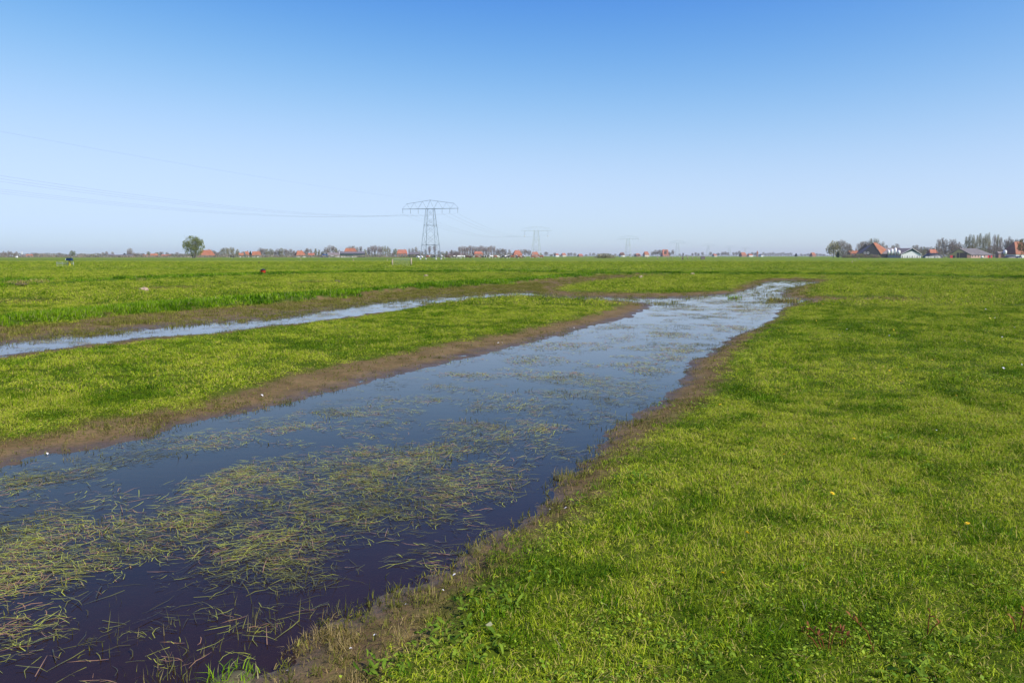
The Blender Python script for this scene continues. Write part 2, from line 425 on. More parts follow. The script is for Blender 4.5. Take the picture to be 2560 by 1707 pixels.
tag(mw.build('water', water_material()), kind='structure', label='still brown water in the flooded pasture channels reflecting the sky')

# ------------------------------------------------------------------ scattering of grass (stuff)
def blades_mesh(name, n, spread, l0, l1, w0, w1, lean, seed, mat, flat=False, heading=None, kink=0.0):
    r = random.Random(seed); v = []; f = []; sh = []; dr = []
    for _ in range(n):
        a = r.uniform(0, 2 * math.pi); q = spread * math.sqrt(r.random())
        bx, by = q * math.cos(a), q * math.sin(a)
        L = r.uniform(l0, l1); wd = r.uniform(w0, w1) / 2
        h = r.uniform(0, 2 * math.pi) if heading is None else r.gauss(0, heading) + (math.pi if r.random() < 0.5 else 0)
        dx, dy = math.cos(h), math.sin(h); i = len(v); s = r.random(); d = r.random()
        if flat:
            z = r.uniform(-0.012, 0.010); c = r.gauss(0, 0.35); pts = []
            hx, hy, px_, py_ = dx, dy, bx - dx * L / 2, by - dy * L / 2
            kk = r.random() < kink
            for k in range(4):
                pts.append((px_, py_, z + r.uniform(-0.003, 0.009)))
                px_ += hx * L / 3; py_ += hy * L / 3
                ca = c * 0.6 + (r.choice((-1.5, 1.5)) if kk and k == 1 else 0)
                hx, hy = hx * math.cos(ca) - hy * math.sin(ca), hx * math.sin(ca) + hy * math.cos(ca)
            for k, p in enumerate(pts):
                k2 = pts[min(k + 1, 3)]; k1 = pts[max(k - 1, 0)]
                tx, ty = k2[0] - k1[0], k2[1] - k1[1]; l = math.hypot(tx, ty) or 1; tx /= l; ty /= l
                ww = wd * (0.9, 1, 0.9, 0.3)[k]; tilt = r.uniform(-0.4, 0.4) * ww
                v.append((p[0] - ty * ww, p[1] + tx * ww, p[2] + tilt)); v.append((p[0] + ty * ww, p[1] - tx * ww, p[2] - tilt))
            for k in range(3): f.append((i + 2 * k, i + 2 * k + 1, i + 2 * k + 3, i + 2 * k + 2))
            nv = 8
        else:
            ln = abs(r.gauss(lean, lean * 0.6)); ln = min(ln, 1.6)
            t = r.uniform(0, math.pi); sx, sy = math.cos(h + 1.57 + t * 0.3) * wd, math.sin(h + 1.57 + t * 0.3) * wd
            x, y, z = bx, by, -0.008; ang = ln * (0.25 + 0.6 * r.random())
            for k in range(3):
                ww = (1, 0.8, 0.0)[k]
                if k < 2: v += [(x - sx * ww, y - sy * ww, z), (x + sx * ww, y + sy * ww, z)]
                else: v.append((x, y, z))
                st = L * (0.5, 0.5, 0)[k]
                x += dx * math.sin(ang) * st; y += dy * math.sin(ang) * st; z += math.cos(ang) * st; ang += ln * 0.8
            f += [(i, i + 1, i + 3, i + 2), (i + 2, i + 3, i + 4)]; nv = 5
        sh += [s] * nv; dr += [d] * nv
    me = bpy.data.meshes.new(name); me.from_pydata(v, [], f); me.update()
    for nm, arr in (('shade', sh), ('dry', dr)):
        a = me.attributes.new(nm, 'FLOAT', 'POINT'); a.data.foreach_set('value', np.array(arr, np.float32))
    me.materials.append(mat); return me
def scatter(name, pos, rot, scl, tone, idx, protos, label, cat):
    pc = bpy.data.collections.new(name + '_kinds')
    for k, me in enumerate(protos):
        pc.objects.link(bpy.data.objects.new('%s_%02d' % (name, k), me))
    me = bpy.data.meshes.new(name); n = len(pos)
    me.vertices.add(n); me.vertices.foreach_set('co', np.asarray(pos, np.float32).ravel()); me.update()
    for nm, typ, arr, fld in (('rot', 'FLOAT_VECTOR', rot, 'vector'), ('scl', 'FLOAT_VECTOR', scl, 'vector'), ('tone', 'FLOAT', tone, 'value'), ('idx', 'INT', idx, 'value')):
        a = me.attributes.new(nm, typ, 'POINT')
        a.data.foreach_set(fld, np.asarray(arr, np.int32 if typ == 'INT' else np.float32).ravel())
    o = bpy.data.objects.new(name, me); COL.objects.link(o)
    me.materials.append(protos[0].materials[0])
    ng = bpy.data.node_groups.new(name, 'GeometryNodeTree')
    ng.interface.new_socket('Geometry', in_out='INPUT', socket_type='NodeSocketGeometry')
    ng.interface.new_socket('Geometry', in_out='OUTPUT', socket_type='NodeSocketGeometry')
    gi = ng.nodes.new('NodeGroupInput'); go = ng.nodes.new('NodeGroupOutput')
    ci = ng.nodes.new('GeometryNodeCollectionInfo'); ci.inputs['Collection'].default_value = pc
    ci.inputs['Separate Children'].default_value = True; ci.inputs['Reset Children'].default_value = True
    ip = ng.nodes.new('GeometryNodeInstanceOnPoints'); ip.inputs['Pick Instance'].default_value = True
    def na(nm, typ):
        q = ng.nodes.new('GeometryNodeInputNamedAttribute'); q.data_type = typ; q.inputs['Name'].default_value = nm
        return q.outputs['Attribute']
    e2r = ng.nodes.new('FunctionNodeEulerToRotation')
    L = ng.links.new
    L(gi.outputs[0], ip.inputs['Points']); L(ci.outputs[0], ip.inputs['Instance']); L(na('idx', 'INT'), ip.inputs['Instance Index'])
    L(na('rot', 'FLOAT_VECTOR'), e2r.inputs[0]); L(e2r.outputs[0], ip.inputs['Rotation']); L(na('scl', 'FLOAT_VECTOR'), ip.inputs['Scale'])
    L(ip.outputs[0], go.inputs[0])
    md = o.modifiers.new('scatter', 'NODES'); md.node_group = ng
    tag(o, label, cat, kind='stuff'); return o

def field_points(y0, y1, dens):
    a = (0.75 * (y1 * y1 - y0 * y0) + 3.6 * (y1 - y0)); n = int(a * dens)
    y = np.sqrt(rng.uniform(y0 * y0, y1 * y1, n * 2)) if y0 > 3 else rng.uniform(y0, y1, n * 2)
    hw = 0.75 * y + 1.8
    if y0 <= 3:
        keep = rng.random(len(y)) < hw / (0.75 * y1 + 1.8); y = y[keep]; hw = hw[keep]
    x = rng.uniform(-1, 1, len(y)) * hw
    return x[:n], y[:n]

lawn = blade_material('grass_blades', (0.43, 0.49, 0.03), (0.2, 0.3, 0.009), (0.032, 0.095, 0.002), (0.46, 0.38, 0.11), 0.12)
lushm = blade_material('lush_blades', (0.25, 0.39, 0.012), (0.105, 0.235, 0.003), (0.022, 0.078, 0.001), (0.36, 0.33, 0.15), 0.05)
marshm = blade_material('marsh_blades', (0.27, 0.26, 0.05), (0.165, 0.17, 0.028), (0.075, 0.085, 0.014), (0.3, 0.22, 0.085), 0.16)
drym = blade_material('dry_blades', (0.34, 0.27, 0.09), (0.24, 0.17, 0.055), (0.15, 0.14, 0.03), (0.4, 0.3, 0.14), 0.3)
floatm = blade_material('floating_blades', (0.42, 0.45, 0.05), (0.23, 0.235, 0.035), (0.065, 0.06, 0.018), (0.3, 0.17, 0.09), 0.2, rough=0.35, transl=0.1, spec=0.3)
stalkm = blade_material('stalk_blades', (0.3, 0.3, 0.07), (0.2, 0.2, 0.045), (0.12, 0.12, 0.03), (0.36, 0.3, 0.12), 0.15)

near_tufts = [blades_mesh('tuft', 32, 0.055, 0.016, 0.042, 0.002, 0.0038, 1.15, 100 + k, lawn) for k in range(6)] + \
             [blades_mesh('tuft', 18, 0.045, 0.025, 0.07, 0.002, 0.004, 0.95, 120 + k, lawn) for k in range(3)]
mid_tufts = [blades_mesh('tuft', 46, 0.11, 0.02, 0.055, 0.0034, 0.007, 1.1, 140 + k, lawn) for k in range(6)]
far_tufts = [blades_mesh('tuft', 70, 0.3, 0.03, 0.08, 0.008, 0.016, 0.9, 160 + k, lawn) for k in range(5)]
vfar_tufts = [blades_mesh('tuft', 70, 0.8, 0.04, 0.09, 0.022, 0.04, 0.85, 180 + k, lawn) for k in range(4)]
lush_tufts = [blades_mesh('tuft', 46, 0.13, 0.05, 0.15, 0.006, 0.011, 0.55, 200 + k, lushm) for k in range(5)]
lushfar_tufts = [blades_mesh('tuft', 60, 0.3, 0.06, 0.17, 0.012, 0.022, 0.5, 220 + k, lushm) for k in range(5)]

P, Ro, S, T, I = [], [], [], [], []
PL, RL, SL, TL, IL = [], [], [], [], []
base = 0; offs = [0, len(near_tufts), len(near_tufts) + len(mid_tufts), len(near_tufts) + len(mid_tufts) + len(far_tufts)]
for bi, (y0, y1, dens, cnt, cov) in enumerate([(0.8, 9, 820, len(near_tufts), 1.0), (9, 25, 120, len(mid_tufts), 1.0), (25, 75, 15, len(far_tufts), 1.0), (75, 190, 1.3, len(vfar_tufts), 1.0)]):
    x, y = field_points(y0, y1, dens)
    z, dN, dW, lush = land(x, y)
    edge = dN + (fbm(x * 3, y * 3, 71) - 0.5) * np.clip(y / 14, 0.45, 1.4)
    ok = (rng.random(len(x)) < sstep(-0.14, 0.22, edge)) & (dW > 0.05)
    isl = lush > rng.random(len(x)) * 0.9
    thin = fbm(x * 0.9, y * 0.9, 74)
    gap = (thin < 0.33) & (rng.random(len(x)) < 0.2)
    ok &= ~gap
    tone = np.clip(0.43 + (fbm(x * 0.35, y * 0.35, 72) - 0.5) * 0.9 + (fbm(x * 2.6, y * 2.6, 73, 3) - 0.5) * 2.6 + (fbm(x * 0.9, y * 0.9, 76, 2) - 0.5) * 0.8 + rng.normal(0, 0.15, len(x)) - 0.45 * mowing(x, y), 0, 1)
    hgt = 0.75 + 0.45 * sstep(0.4, 0.72, fbm(x * 1.4, y * 1.4, 75)) + rng.normal(0, 0.08, len(x))
    hgt *= 0.55 + 0.45 * sstep(-0.1, 0.7, dN)
    m = ok & ~isl; n = m.sum()
    P.append(np.column_stack([x, y, z])[m]); T.append(tone[m])
    Ro.append(np.column_stack([rng.normal(0, 0.28, n), rng.normal(0, 0.28, n), rng.uniform(0, 6.28, n)]))
    k = rng.uniform(0.85, 1.25, n)
    S.append(np.column_stack([k, k, k * hgt[m]])); I.append(offs[bi] + rng.integers(0, cnt, n))
    m = ok & isl & (y > 9); n = m.sum()
    if n:
        mul = 1 if y1 <= 25 else 1
        PL.append(np.column_stack([x, y, z])[m]); TL.append(np.clip(tone[m] * 0.8 + 0.1, 0, 1)); k = rng.uniform(0.85, 1.3, n)
        RL.append(np.column_stack([rng.normal(0, 0.1, n), rng.normal(0, 0.1, n), rng.uniform(0, 6.28, n)]))
        SL.append(np.column_stack([k, k, k * rng.uniform(0.65, 1.15, n)])); IL.append((0 if y1 <= 25 else 5) + rng.integers(0, 5, n))
cat_ = lambda a: np.concatenate(a)
clump_tufts = [blades_mesh('tuft', 60, 0.08, 0.03, 0.095, 0.0022, 0.0045, 0.9, 240 + k, lushm) for k in range(4)]
x, y = field_points(0.8, 24, 22.0); z, dN, dW, lush = land(x, y); q = fbm(x * 1.1, y * 1.1, 77)
m = (dN > 0.05) & (dW > 0.2) & (rng.random(len(x)) < 0.10 + 0.9 * sstep(0.5, 0.66, q)); n = m.sum(); k = rng.uniform(0.6, 1.15, n)
PL.append(np.column_stack([x, y, z])[m]); TL.append(np.clip(rng.normal(0.6, 0.28, n), 0, 1)); IL.append(10 + rng.integers(0, 4, n))
RL.append(np.column_stack([rng.normal(0, 0.25, n), rng.normal(0, 0.25, n), rng.uniform(0, 6.28, n)])); SL.append(np.column_stack([k, k, k]))
scatter('grass', cat_(P), cat_(Ro), cat_(S), cat_(T), cat_(I), near_tufts + mid_tufts + far_tufts + vfar_tufts, 'short grazed green and straw coloured grass covering the pasture', 'grass')
scatter('lush_grass', cat_(PL), cat_(RL), cat_(SL), cat_(TL), cat_(IL), lush_tufts + lushfar_tufts + clump_tufts, 'taller dark green grass tufts in the turf, along the ditch and the raised bank', 'grass')

# small round leaves of clover and buttercup among the turf
def leaflets(seed, n, spread):
    r = random.Random(seed); v = []; f = []; sh = []; dr = []
    for _ in range(n):
        a = r.uniform(0, 6.28); q = spread * math.sqrt(r.random()); c = Vector((q * math.cos(a), q * math.sin(a), r.uniform(.008, .03))); R_ = r.uniform(.003, .006)
        nrm = Vector((r.gauss(0, .35), r.gauss(0, .35), 1)).normalized(); u = nrm.orthogonal().normalized(); w_ = nrm.cross(u); i = len(v); b = r.uniform(0, 6.28); s_ = r.random()
        for k in range(6): t_ = b + k * math.pi / 3; v.append(tuple(c + (u * math.cos(t_) + w_ * math.sin(t_)) * R_ * (1 if k % 2 else .8)))
        f.append(tuple(range(i, i + 6))); sh += [s_] * 6; dr += [1.0] * 6
    me = bpy.data.meshes.new('leaflets'); me.from_pydata(v, [], f); me.update()
    for nm, arr in (('shade', sh), ('dry', dr)): at_ = me.attributes.new(nm, 'FLOAT', 'POINT'); at_.data.foreach_set('value', np.array(arr, np.float32))
    me.materials.append(cloverm); return me
cloverm = blade_material('clover_leaves', (0.3, 0.4, 0.03), (0.17, 0.28, 0.012), (0.08, 0.17, 0.006), (0.3, 0.3, 0.1), 0.0, spec=0.15)
clov = [leaflets(260 + k, 26, .07) for k in range(4)]
x, y = field_points(0.8, 18, 60); z, dN, dW, lush = land(x, y); q = fbm(x * 1.1, y * 1.1, 78) * 0.6 + fbm(x * 4, y * 4, 79) * 0.4
m = (dN > 0.02) & (dW > 0.15) & (rng.random(len(x)) < 0.8 * sstep(0.52, 0.64, q) + 0.015); n = m.sum(); k = rng.uniform(0.8, 1.6, n)
scatter('clover', np.column_stack([x, y, z])[m], np.column_stack([rng.normal(0, .15, n), rng.normal(0, .15, n), rng.uniform(0, 6.28, n)]), np.column_stack([k, k, k]), np.clip(rng.normal(.4, .25, n), 0, 1), rng.integers(0, 4, n), clov, 'small round clover and buttercup leaves scattered through the turf', 'clover')

# sparse olive grass on the mud and in the shallow side channel
marsh_protos = [blades_mesh('tuft', 12, 0.05, 0.02, 0.06, 0.003, 0.005, 0.9, 300 + k, marshm) for k in range(4)] + \
               [blades_mesh('tuft', 22, 0.13, 0.04, 0.10, 0.005, 0.009, 0.5, 310 + k, marshm) for k in range(4)]
P, Ro, S, T, I = [], [], [], [], []
for y0, y1, dens, a0 in [(0.8, 9, 420, 0), (9, 20, 90, 0), (10, 75, 60, 4)]:
    x, y = field_points(y0, y1, dens); z, dN, dW, lush = land(x, y)
    nn = fbm(x * 2.2, y * 2.2, 81)
    if a0 == 0: p = np.where((dN < 0.1) & (dW > -0.1), 0.2 + 0.9 * sstep(0.45, 0.7, nn) + 0.5 * sstep(-0.5, 0, dN), 0)
    else:
        side = (y > np.interp(x, W2UX, W2UY) - 0.9) & (x < W2UX[-1] + 0.5) & (dN < 0.1)
        p = np.where(side, np.where(dW > 0.0, 0.25 + 0.75 * sstep(0.36, 0.6, nn) * (1 - 0.75 * sstep(-0.8, -0.1, dN)), 0.62 * sstep(-0.75, 0, dW) * sstep(0.3, 0.55, nn)), 0)
        p = np.where(~side & (y > 26) & (dN < 0.1) & (dW > -1.5), 0.35 * sstep(0.4, 0.6, nn), p)
    m = rng.random(len(x)) < p; n = m.sum()
    P.append(np.column_stack([x, y, np.maximum(z, WL - 0.02)])[m]); T.append(np.clip(nn[m] + rng.normal(0, 0.2, n), 0, 1))
    Ro.append(np.column_stack([rng.normal(0, 0.2, n), rng.normal(0, 0.2, n), rng.uniform(0, 6.28, n)]))
    k = rng.uniform(0.7, 1.2, n); S.append(np.column_stack([k, k, k])); I.append(a0 + rng.integers(0, 4, n))
scatter('marsh_grass', cat_(P), cat_(Ro), cat_(S), cat_(T), cat_(I), marsh_protos, 'sparse dull olive grass on the muddy banks and marshy side channel', 'grass')

# straw coloured grass at the near shore
dry_protos = [blades_mesh('tuft', 14, 0.05, 0.025, 0.075, 0.0018, 0.003, 0.85, 330 + k, drym) for k in range(5)]
gx, gy = G(760, 1660); x = rng.normal(gx, 0.38, 900); y = rng.normal(gy, 0.24, 900)
x2, y2 = np.array([G(a, b) for a, b in zip(rng.uniform(690, 930, 260), rng.uniform(1545, 1640, 260))]).T
x = np.append(x, x2); y = np.append(y, y2)
z, dN, dW, lush = land(x, y); m = (dW > -0.05) & (dN < 0.25) & (fbm(x * 5, y * 5, 91) > 0.5); n = m.sum(); k = rng.uniform(0.6, 1.2, n)
scatter('dry_grass', np.column_stack([x, y, z])[m], np.column_stack([rng.normal(0, 0.2, n), rng.normal(0, 0.2, n), rng.uniform(0, 6.28, n)]),
        np.column_stack([k, k, k]), rng.random(n), rng.integers(0, 5, n), dry_protos, 'straw coloured dry grass at the muddy shore of the channel', 'grass')

# floating grass blades
FB = [(0, 1225, 110, 34, .9), (150, 1190, 130, 26, .8), (330, 1147, 150, 22, .9), (520, 1105, 130, 20, .8), (700, 1066, 130, 16, .8), (860, 1034, 130, 13, .75), (1010, 1000, 110, 10, .7),
      (1120, 970, 110, 9, .6), (1230, 940, 110, 8, .6), (1330, 900, 90, 9, .45), (1420, 860, 90, 8, .45), (1530, 820, 70, 5, .4), (1600, 790, 60, 5, .4),
      (560, 1215, 110, 40, 1), (700, 1180, 160, 36, 1), (640, 1300, 190, 70, 1), (820, 1260, 170, 80, 1), (960, 1220, 150, 70, .95), (1080, 1200, 130, 70, .75),
      (760, 1390, 170, 60, .9), (960, 1330, 160, 60, .8), (1120, 1290, 110, 60, .65), (560, 1400, 130, 55, .9), (900, 1150, 150, 30, .95), (1010, 1140, 120, 30, .9),
      (180, 1330, 200, 40, 1), (60, 1320, 110, 50, 1), (250, 1395, 150, 45, 1), (110, 1420, 150, 50, 1.05), (40, 1480, 100, 50, 1.05), (-60, 1420, 160, 120, 1), (20, 1570, 70, 40, .6), 
      (420, 1350, 130, 45, .85), (330, 1310, 120, 30, .8), (480, 1290, 90, 35, .8), (40, 1540, 90, 30, .9), (1180, 1330, 70, 40, .5), (1040, 1400, 80, 40, .45), (980, 1450, 60, 30, .35), (760, 1520, 90, 30, .5), (560, 1540, 120, 36, .4), (350, 1520, 110, 30, .35), (1180, 1240, 80, 50, .6), (1320, 1150, 60, 30, .4), (1480, 1040, 60, 24, .4), (1530, 1000, 70, 20, .45), (1640, 930, 60, 16, .45), (1690, 900, 50, 12, .5), (1200, 1000, 70, 14, .5), (1480, 880, 80, 12, .4), (1780, 790, 60, 8, .45), (470, 1480, 140, 50, .7), (640, 1460, 120, 40, .8), (760, 1470, 90, 35, .8), (250, 1630, 100, 36, .5), (880, 1430, 60, 40, .5),
      (950, 1073, 95, 24, .85), (1230, 1075, 150, 34, .9), (1300, 1020, 120, 18, .8), (1160, 1115, 110, 30, .9), (1400, 1060, 70, 24, .45), (1330, 1120, 60, 26, .4),
      (1410, 948, 95, 16, .95), (1590, 912, 85, 22, .8), (1430, 985, 120, 14, .75), (1560, 960, 90, 18, .5), (1600, 985, 70, 20, .4), (1720, 865, 85, 16, .75), (1660, 880, 60, 10, .6), (1650, 835, 80, 4, .6), (1805, 818, 60, 14, .7),
      (1762, 795, 36, 3, .8), (1880, 775, 50, 18, .6), (1740, 772, 80, 6, .45), (1830, 755, 70, 6, .5), (1560, 770, 60, 4, .4), (1690, 830, 60, 10, .4), (1250, 1190, 60, 40, .35), (1650, 760, 60, 4, .4)]
pts = []
for cx, cy, rx, ry, d in FB:
    c = G(cx, cy, WL)
    lx = abs(G(cx + rx, cy, WL)[0] - c[0]); yn = G(cx, cy - ry, WL)[1]; ys = G(cx, cy + ry, WL)[1]
    n = int(d * (85.0 if c[1] < 6 else 70.0 if c[1] < 12 else 40.0) * lx * (yn - ys) * 1.9 * (1.0 if c[1] < 9 else 0.75))
    a = rng.uniform(0, 6.28, n); q = np.sqrt(rng.random(n)) * 1.12
    X = c[0] + lx * q * np.cos(a); Y = (yn + ys) / 2 + (yn - ys) / 2 * q * np.sin(a)
    soft = rng.random(n) < 1.15 - 0.75 * q ** 2
    pts.append(np.column_stack([X, Y, np.full(n, d)])[soft])
# loose blades everywhere on the water
x, y = field_points(1.5, 45, 9.0); pts.append(np.column_stack([x, y, np.full(len(x), 0.4)]))
pts = cat_(pts); x, y = pts[:, 0], pts[:, 1]
z, dN, dW, lush = land(x, y)
clump = fbm(x * 1.3, y * 1.6, 95); m = (dW < -0.12) & (rng.random(len(x)) < sstep(0.24, 0.46, clump + (pts[:, 2] - 0.7) * 0.2)); x, y = x[m], y[m]; n = len(x); clump = clump[m]
float_protos = [blades_mesh('blades', 24, 0.17, 0.04, 0.17, 0.0018, 0.004, 0.5, 400 + k, floatm, flat=True, heading=0.75, kink=0.3) for k in range(7)] + \
               [blades_mesh('blades', 24, 0.2, 0.05, 0.16, 0.004, 0.008, 0.5, 420 + k, floatm, flat=True, heading=0.8, kink=0.2) for k in range(4)] + \
               [blades_mesh('blades', 7, 0.08, 0.02, 0.07, 0.003, 0.006, 0.9, 430 + k, stalkm) for k in range(3)]
far = y > 11
idx = np.where(far, 7 + rng.integers(0, 4, n), rng.integers(0, 7, n)); up = rng.random(n) < 0.16; idx = np.where(up, 11 + rng.integers(0, 3, n), idx)
k = rng.uniform(0.8, 1.25, n)
scatter('floating_grass', np.column_stack([x, y, np.full(n, WL + 0.002)]), np.column_stack([np.zeros(n), np.zeros(n), 0.15 + (fbm(x * 0.7, y * 0.7, 99) - 0.5) * 2.6 + rng.normal(0, 0.3, n)]), np.column_stack([k, k, np.ones(n)]),
        np.clip(0.25 + (fbm(x * 0.8, y * 0.8, 97) - 0.5) * 1.8 + (fbm(x * 3, y * 3, 98) - 0.5) * 1.6 + 0.35 * sstep(0.75, 0.4, clump) + rng.normal(0, 0.15, n), 0, 1), idx, float_protos, 'olive and brown grass blades lying flat on the flooded channel', 'grass')

# upright stalks standing in the shallow water by the near shore
sp = [blades_mesh('stalk', 4, 0.08, 0.035, 0.12, 0.0022, 0.0034, 0.38, 450 + k, stalkm) for k in range(4)]
q = []
for cx, cy, rx, ry, n in [(650, 1560, 90, 60, 14), (420, 1690, 110, 30, 16), (560, 1640, 120, 50, 5), (830, 1520, 60, 35, 10), (200, 1560, 200, 60, 4), (700, 1470, 150, 50, 7), (330, 1600, 120, 60, 5), (980, 1480, 60, 25, 8), (1300, 1200, 60, 60, 10)]:
    for _ in range(n): q.append(G(cx + random.gauss(0, rx * 0.5), cy + random.gauss(0, ry * 0.5), WL))
q = np.array(q); z, dN, dW, lush = land(q[:, 0], q[:, 1]); q = q[dW < 0.05]; n = len(q); k = rng.uniform(0.7, 1.3, n)
scatter('water_stalks', np.column_stack([q, np.full(n, WL - 0.03)]), np.column_stack([rng.normal(0, 0.12, n), rng.normal(0, 0.12, n), rng.uniform(0, 6.28, n)]),
        np.column_stack([k, k, k]), rng.random(n), rng.integers(0, 4, n), sp, 'thin upright yellow green stalks standing in the shallow near water', 'grass')

#@@OBJECTS@@
# ------------------------------------------------------------------ trees
def shade_attr(me, arr):
    a = me.attributes.new('shade', 'FLOAT', 'POINT'); a.data.foreach_set('value', np.array(arr, np.float32))
def trunk_mesh(seed, height, rad, limbs, reach, up, mat, multi=1):
    """tapered trunk(s) with limbs and second order branches, unit tall crown"""
    r = random.Random(seed); m = MB()
    for t in range(multi):
        a = 2 * math.pi * t / multi + r.random(); lean = 0.0 if multi == 1 else reach * 0.55
        P = []; top = height * r.uniform(0.85, 1.0)
        bx, by = (0, 0) if multi == 1 else (0.05 * math.cos(a), 0.05 * math.sin(a))
        for k in range(6):
            q = k / 5; P.append((bx + lean * q * math.cos(a) + r.uniform(-.012, .012), by + lean * q * math.sin(a) + r.uniform(-.012, .012), top * q - 0.01 * (k == 0)))
        m.tube(P, [rad * (1 - 0.85 * k / 5) / math.sqrt(multi) for k in range(6)], 6)
        for k in range(limbs // multi):
            q = r.uniform(0.25, 0.95); b = Vector(P[int(q * 5)]).lerp(Vector(P[min(5, int(q * 5) + 1)]), q * 5 % 1)
            aa = r.uniform(0, 6.28); L = reach * r.uniform(0.6, 1.0) * (1.1 - 0.5 * q); e = Vector((math.cos(aa) * L, math.sin(aa) * L, up * L * r.uniform(0.8, 1.6)))
            mid = b + e * 0.5 + Vector((0, 0, -0.02 * L)); end = b + e
            if end.z > 0.98: end.z = 0.98
            rr = rad * 0.35 * (1 - 0.6 * q) / math.sqrt(multi)
            m.tube([b, mid, end], [rr, rr * 0.65, rr * 0.25], 4)
            for j in range(3):
                s_ = b.lerp(end, r.uniform(0.3, 0.9)); d = Vector((r.gauss(0, 1), r.gauss(0, 1), abs(r.gauss(0.6, 0.6)) + up * 0.4)).normalized() * L * r.uniform(0.25, 0.5)
                m.tube([s_, s_ + d], [rr * 0.4, rr * 0.12], 3)
    return m.mesh('trunk', mat)
def crown_mesh(seed, shape, n, l0, l1, w0, w1, upness, z0, mat, clumps=14, fill=0.5, leaf=False, cr0=.22, cr1=.5):
    """twigs or leaf sprays through the crown's volume, gathered in clumps; unit width and height"""
    r = random.Random(seed); v = []; f = []; sh = []
    cl = []
    for _ in range(clumps):
        while True:
            p = (r.uniform(-1, 1), r.uniform(-1, 1), r.uniform(-1, 1))
            if p[0] ** 2 + p[1] ** 2 + p[2] ** 2 < 1: break
        cl.append((p, r.uniform(cr0, cr1), r.random()))
    for _ in range(n):
        if r.random() < fill:
            c, cr, cs = r.choice(cl); p = [c[i] + r.gauss(0, cr * 0.6) for i in range(3)]
        else:
            cs = r.random(); d = Vector((r.gauss(0, 1), r.gauss(0, 1), r.gauss(0, 1))).normalized() * r.random() ** 0.45; p = list(d)
        q = math.sqrt(sum(c * c for c in p))
        if q > 1.05: p = [c / q * r.uniform(0.9, 1.05) for c in p]
        zz = (p[2] + 1) / 2
        wd = {'round': 1.0, 'cone': max(0.06, 1.05 - zz), 'spire': 0.75 + 0.25 * math.sin(zz * 3.1), 'vase': 0.55 + 0.5 * zz, 'dome': 1.0}[shape]
        if shape == 'dome': zz = abs(p[2])
        base = Vector((p[0] * 0.5 * wd, p[1] * 0.5 * wd, z0 + (1 - z0) * zz * 0.94))
        out = Vector((p[0], p[1], 0.15)); d = (out * (1 - upness) + Vector((r.gauss(0, .35), r.gauss(0, .35), upness * 1.2 + r.gauss(0, .25)))).normalized()
        L = r.uniform(l0, l1); wv = r.uniform(w0, w1) / 2
        side = d.cross(Vector((r.gauss(0, 1), r.gauss(0, 1), r.gauss(0, 1)))).normalized() * wv
        i = len(v); s = min(1, max(0, 0.5 * cs + 0.5 * r.random()))
        tip = base + d * L
        if tip.z > 1: tip.z = 1
        if leaf:
            mid = base + d * L * 0.5
            v += [tuple(base), tuple(mid + side), tuple(tip), tuple(mid - side)]; f.append((i, i + 1, i + 2, i + 3)); sh += [s] * 4
        else:
            v += [tuple(base - side), tuple(base + side), tuple(tip + side * .3), tuple(tip - side * .3)]; f.append((i, i + 1, i + 2, i + 3)); sh += [s] * 4
    me = bpy.data.meshes.new('crown'); me.from_pydata(v, [], f); me.update(); shade_attr(me, sh); me.materials.append(mat); return me
bark = plain('bark', (0.10, 0.085, 0.07), 0.9, 0.3, 6)
barkp = plain('pale_bark', (0.2, 0.185, 0.155), 0.9, 0.3, 6)
twig_brown = foliage_material('twigs_brown', (0.2, 0.15, 0.105), (0.38, 0.3, 0.225))
twig_pink = foliage_material('twigs_rosy', (0.25, 0.175, 0.14), (0.43, 0.33, 0.27))
twig_olive = foliage_material('twigs_olive', (0.2, 0.185, 0.085), (0.4, 0.36, 0.18))
twig_grey = foliage_material('twigs_grey', (0.23, 0.185, 0.14), (0.44, 0.37, 0.29))
leaf_lime = foliage_material('young_leaves', (0.12, 0.14, 0.035), (0.32, 0.33, 0.1), 0.3)
leaf_dark = foliage_material('evergreen_leaves', (0.012, 0.028, 0.012), (0.035, 0.06, 0.02))
leaf_gold = foliage_material('golden_leaves', (0.10, 0.075, 0.015), (0.24, 0.19, 0.04), 0.3)
TREES = {}
def kinds(key, trunks, crowns): TREES[key] = (trunks, crowns)
kinds('bare', [trunk_mesh(k, 0.8, 0.022, 14, 0.42, 1.0, bark) for k in range(3)], [crown_mesh(20 + k, 'round', 534, .07, .18, 0.019, 0.042, .35, .22, twig_brown) for k in range(4)])
kinds('grey', [trunk_mesh(k + 5, 0.8, 0.022, 14, 0.42, 1.0, barkp) for k in range(3)], [crown_mesh(30 + k, 'round', 486, .07, .18, 0.019, 0.039, .4, .25, twig_grey) for k in range(4)])
kinds('rosy', [trunk_mesh(k + 10, 0.9, 0.03, 12, 0.32, 1.4, barkp) for k in range(3)], [crown_mesh(40 + k, 'vase', 408, .09, .22, 0.017, 0.033, .7, .2, twig_pink) for k in range(4)])
kinds('poplar', [trunk_mesh(k + 15, 0.95, 0.03, 12, 0.3, 1.9, barkp) for k in range(3)], [crown_mesh(50 + k, 'spire', 318, .1, .24, 0.020, 0.041, .85, .1, twig_olive) for k in range(4)])
kinds('brownpoplar', [trunk_mesh(k + 17, 0.95, 0.03, 12, 0.3, 1.9, bark) for k in range(3)], [crown_mesh(55 + k, 'spire', 301, .1, .22, 0.018, 0.037, .85, .1, twig_brown) for k in range(4)])
kinds('olive', [trunk_mesh(k + 20, 0.7, 0.03, 12, 0.38, 1.1, bark) for k in range(3)], [crown_mesh(60 + k, 'round', 702, .06, .14, 0.027, 0.055, .5, .08, twig_olive) for k in range(4)])
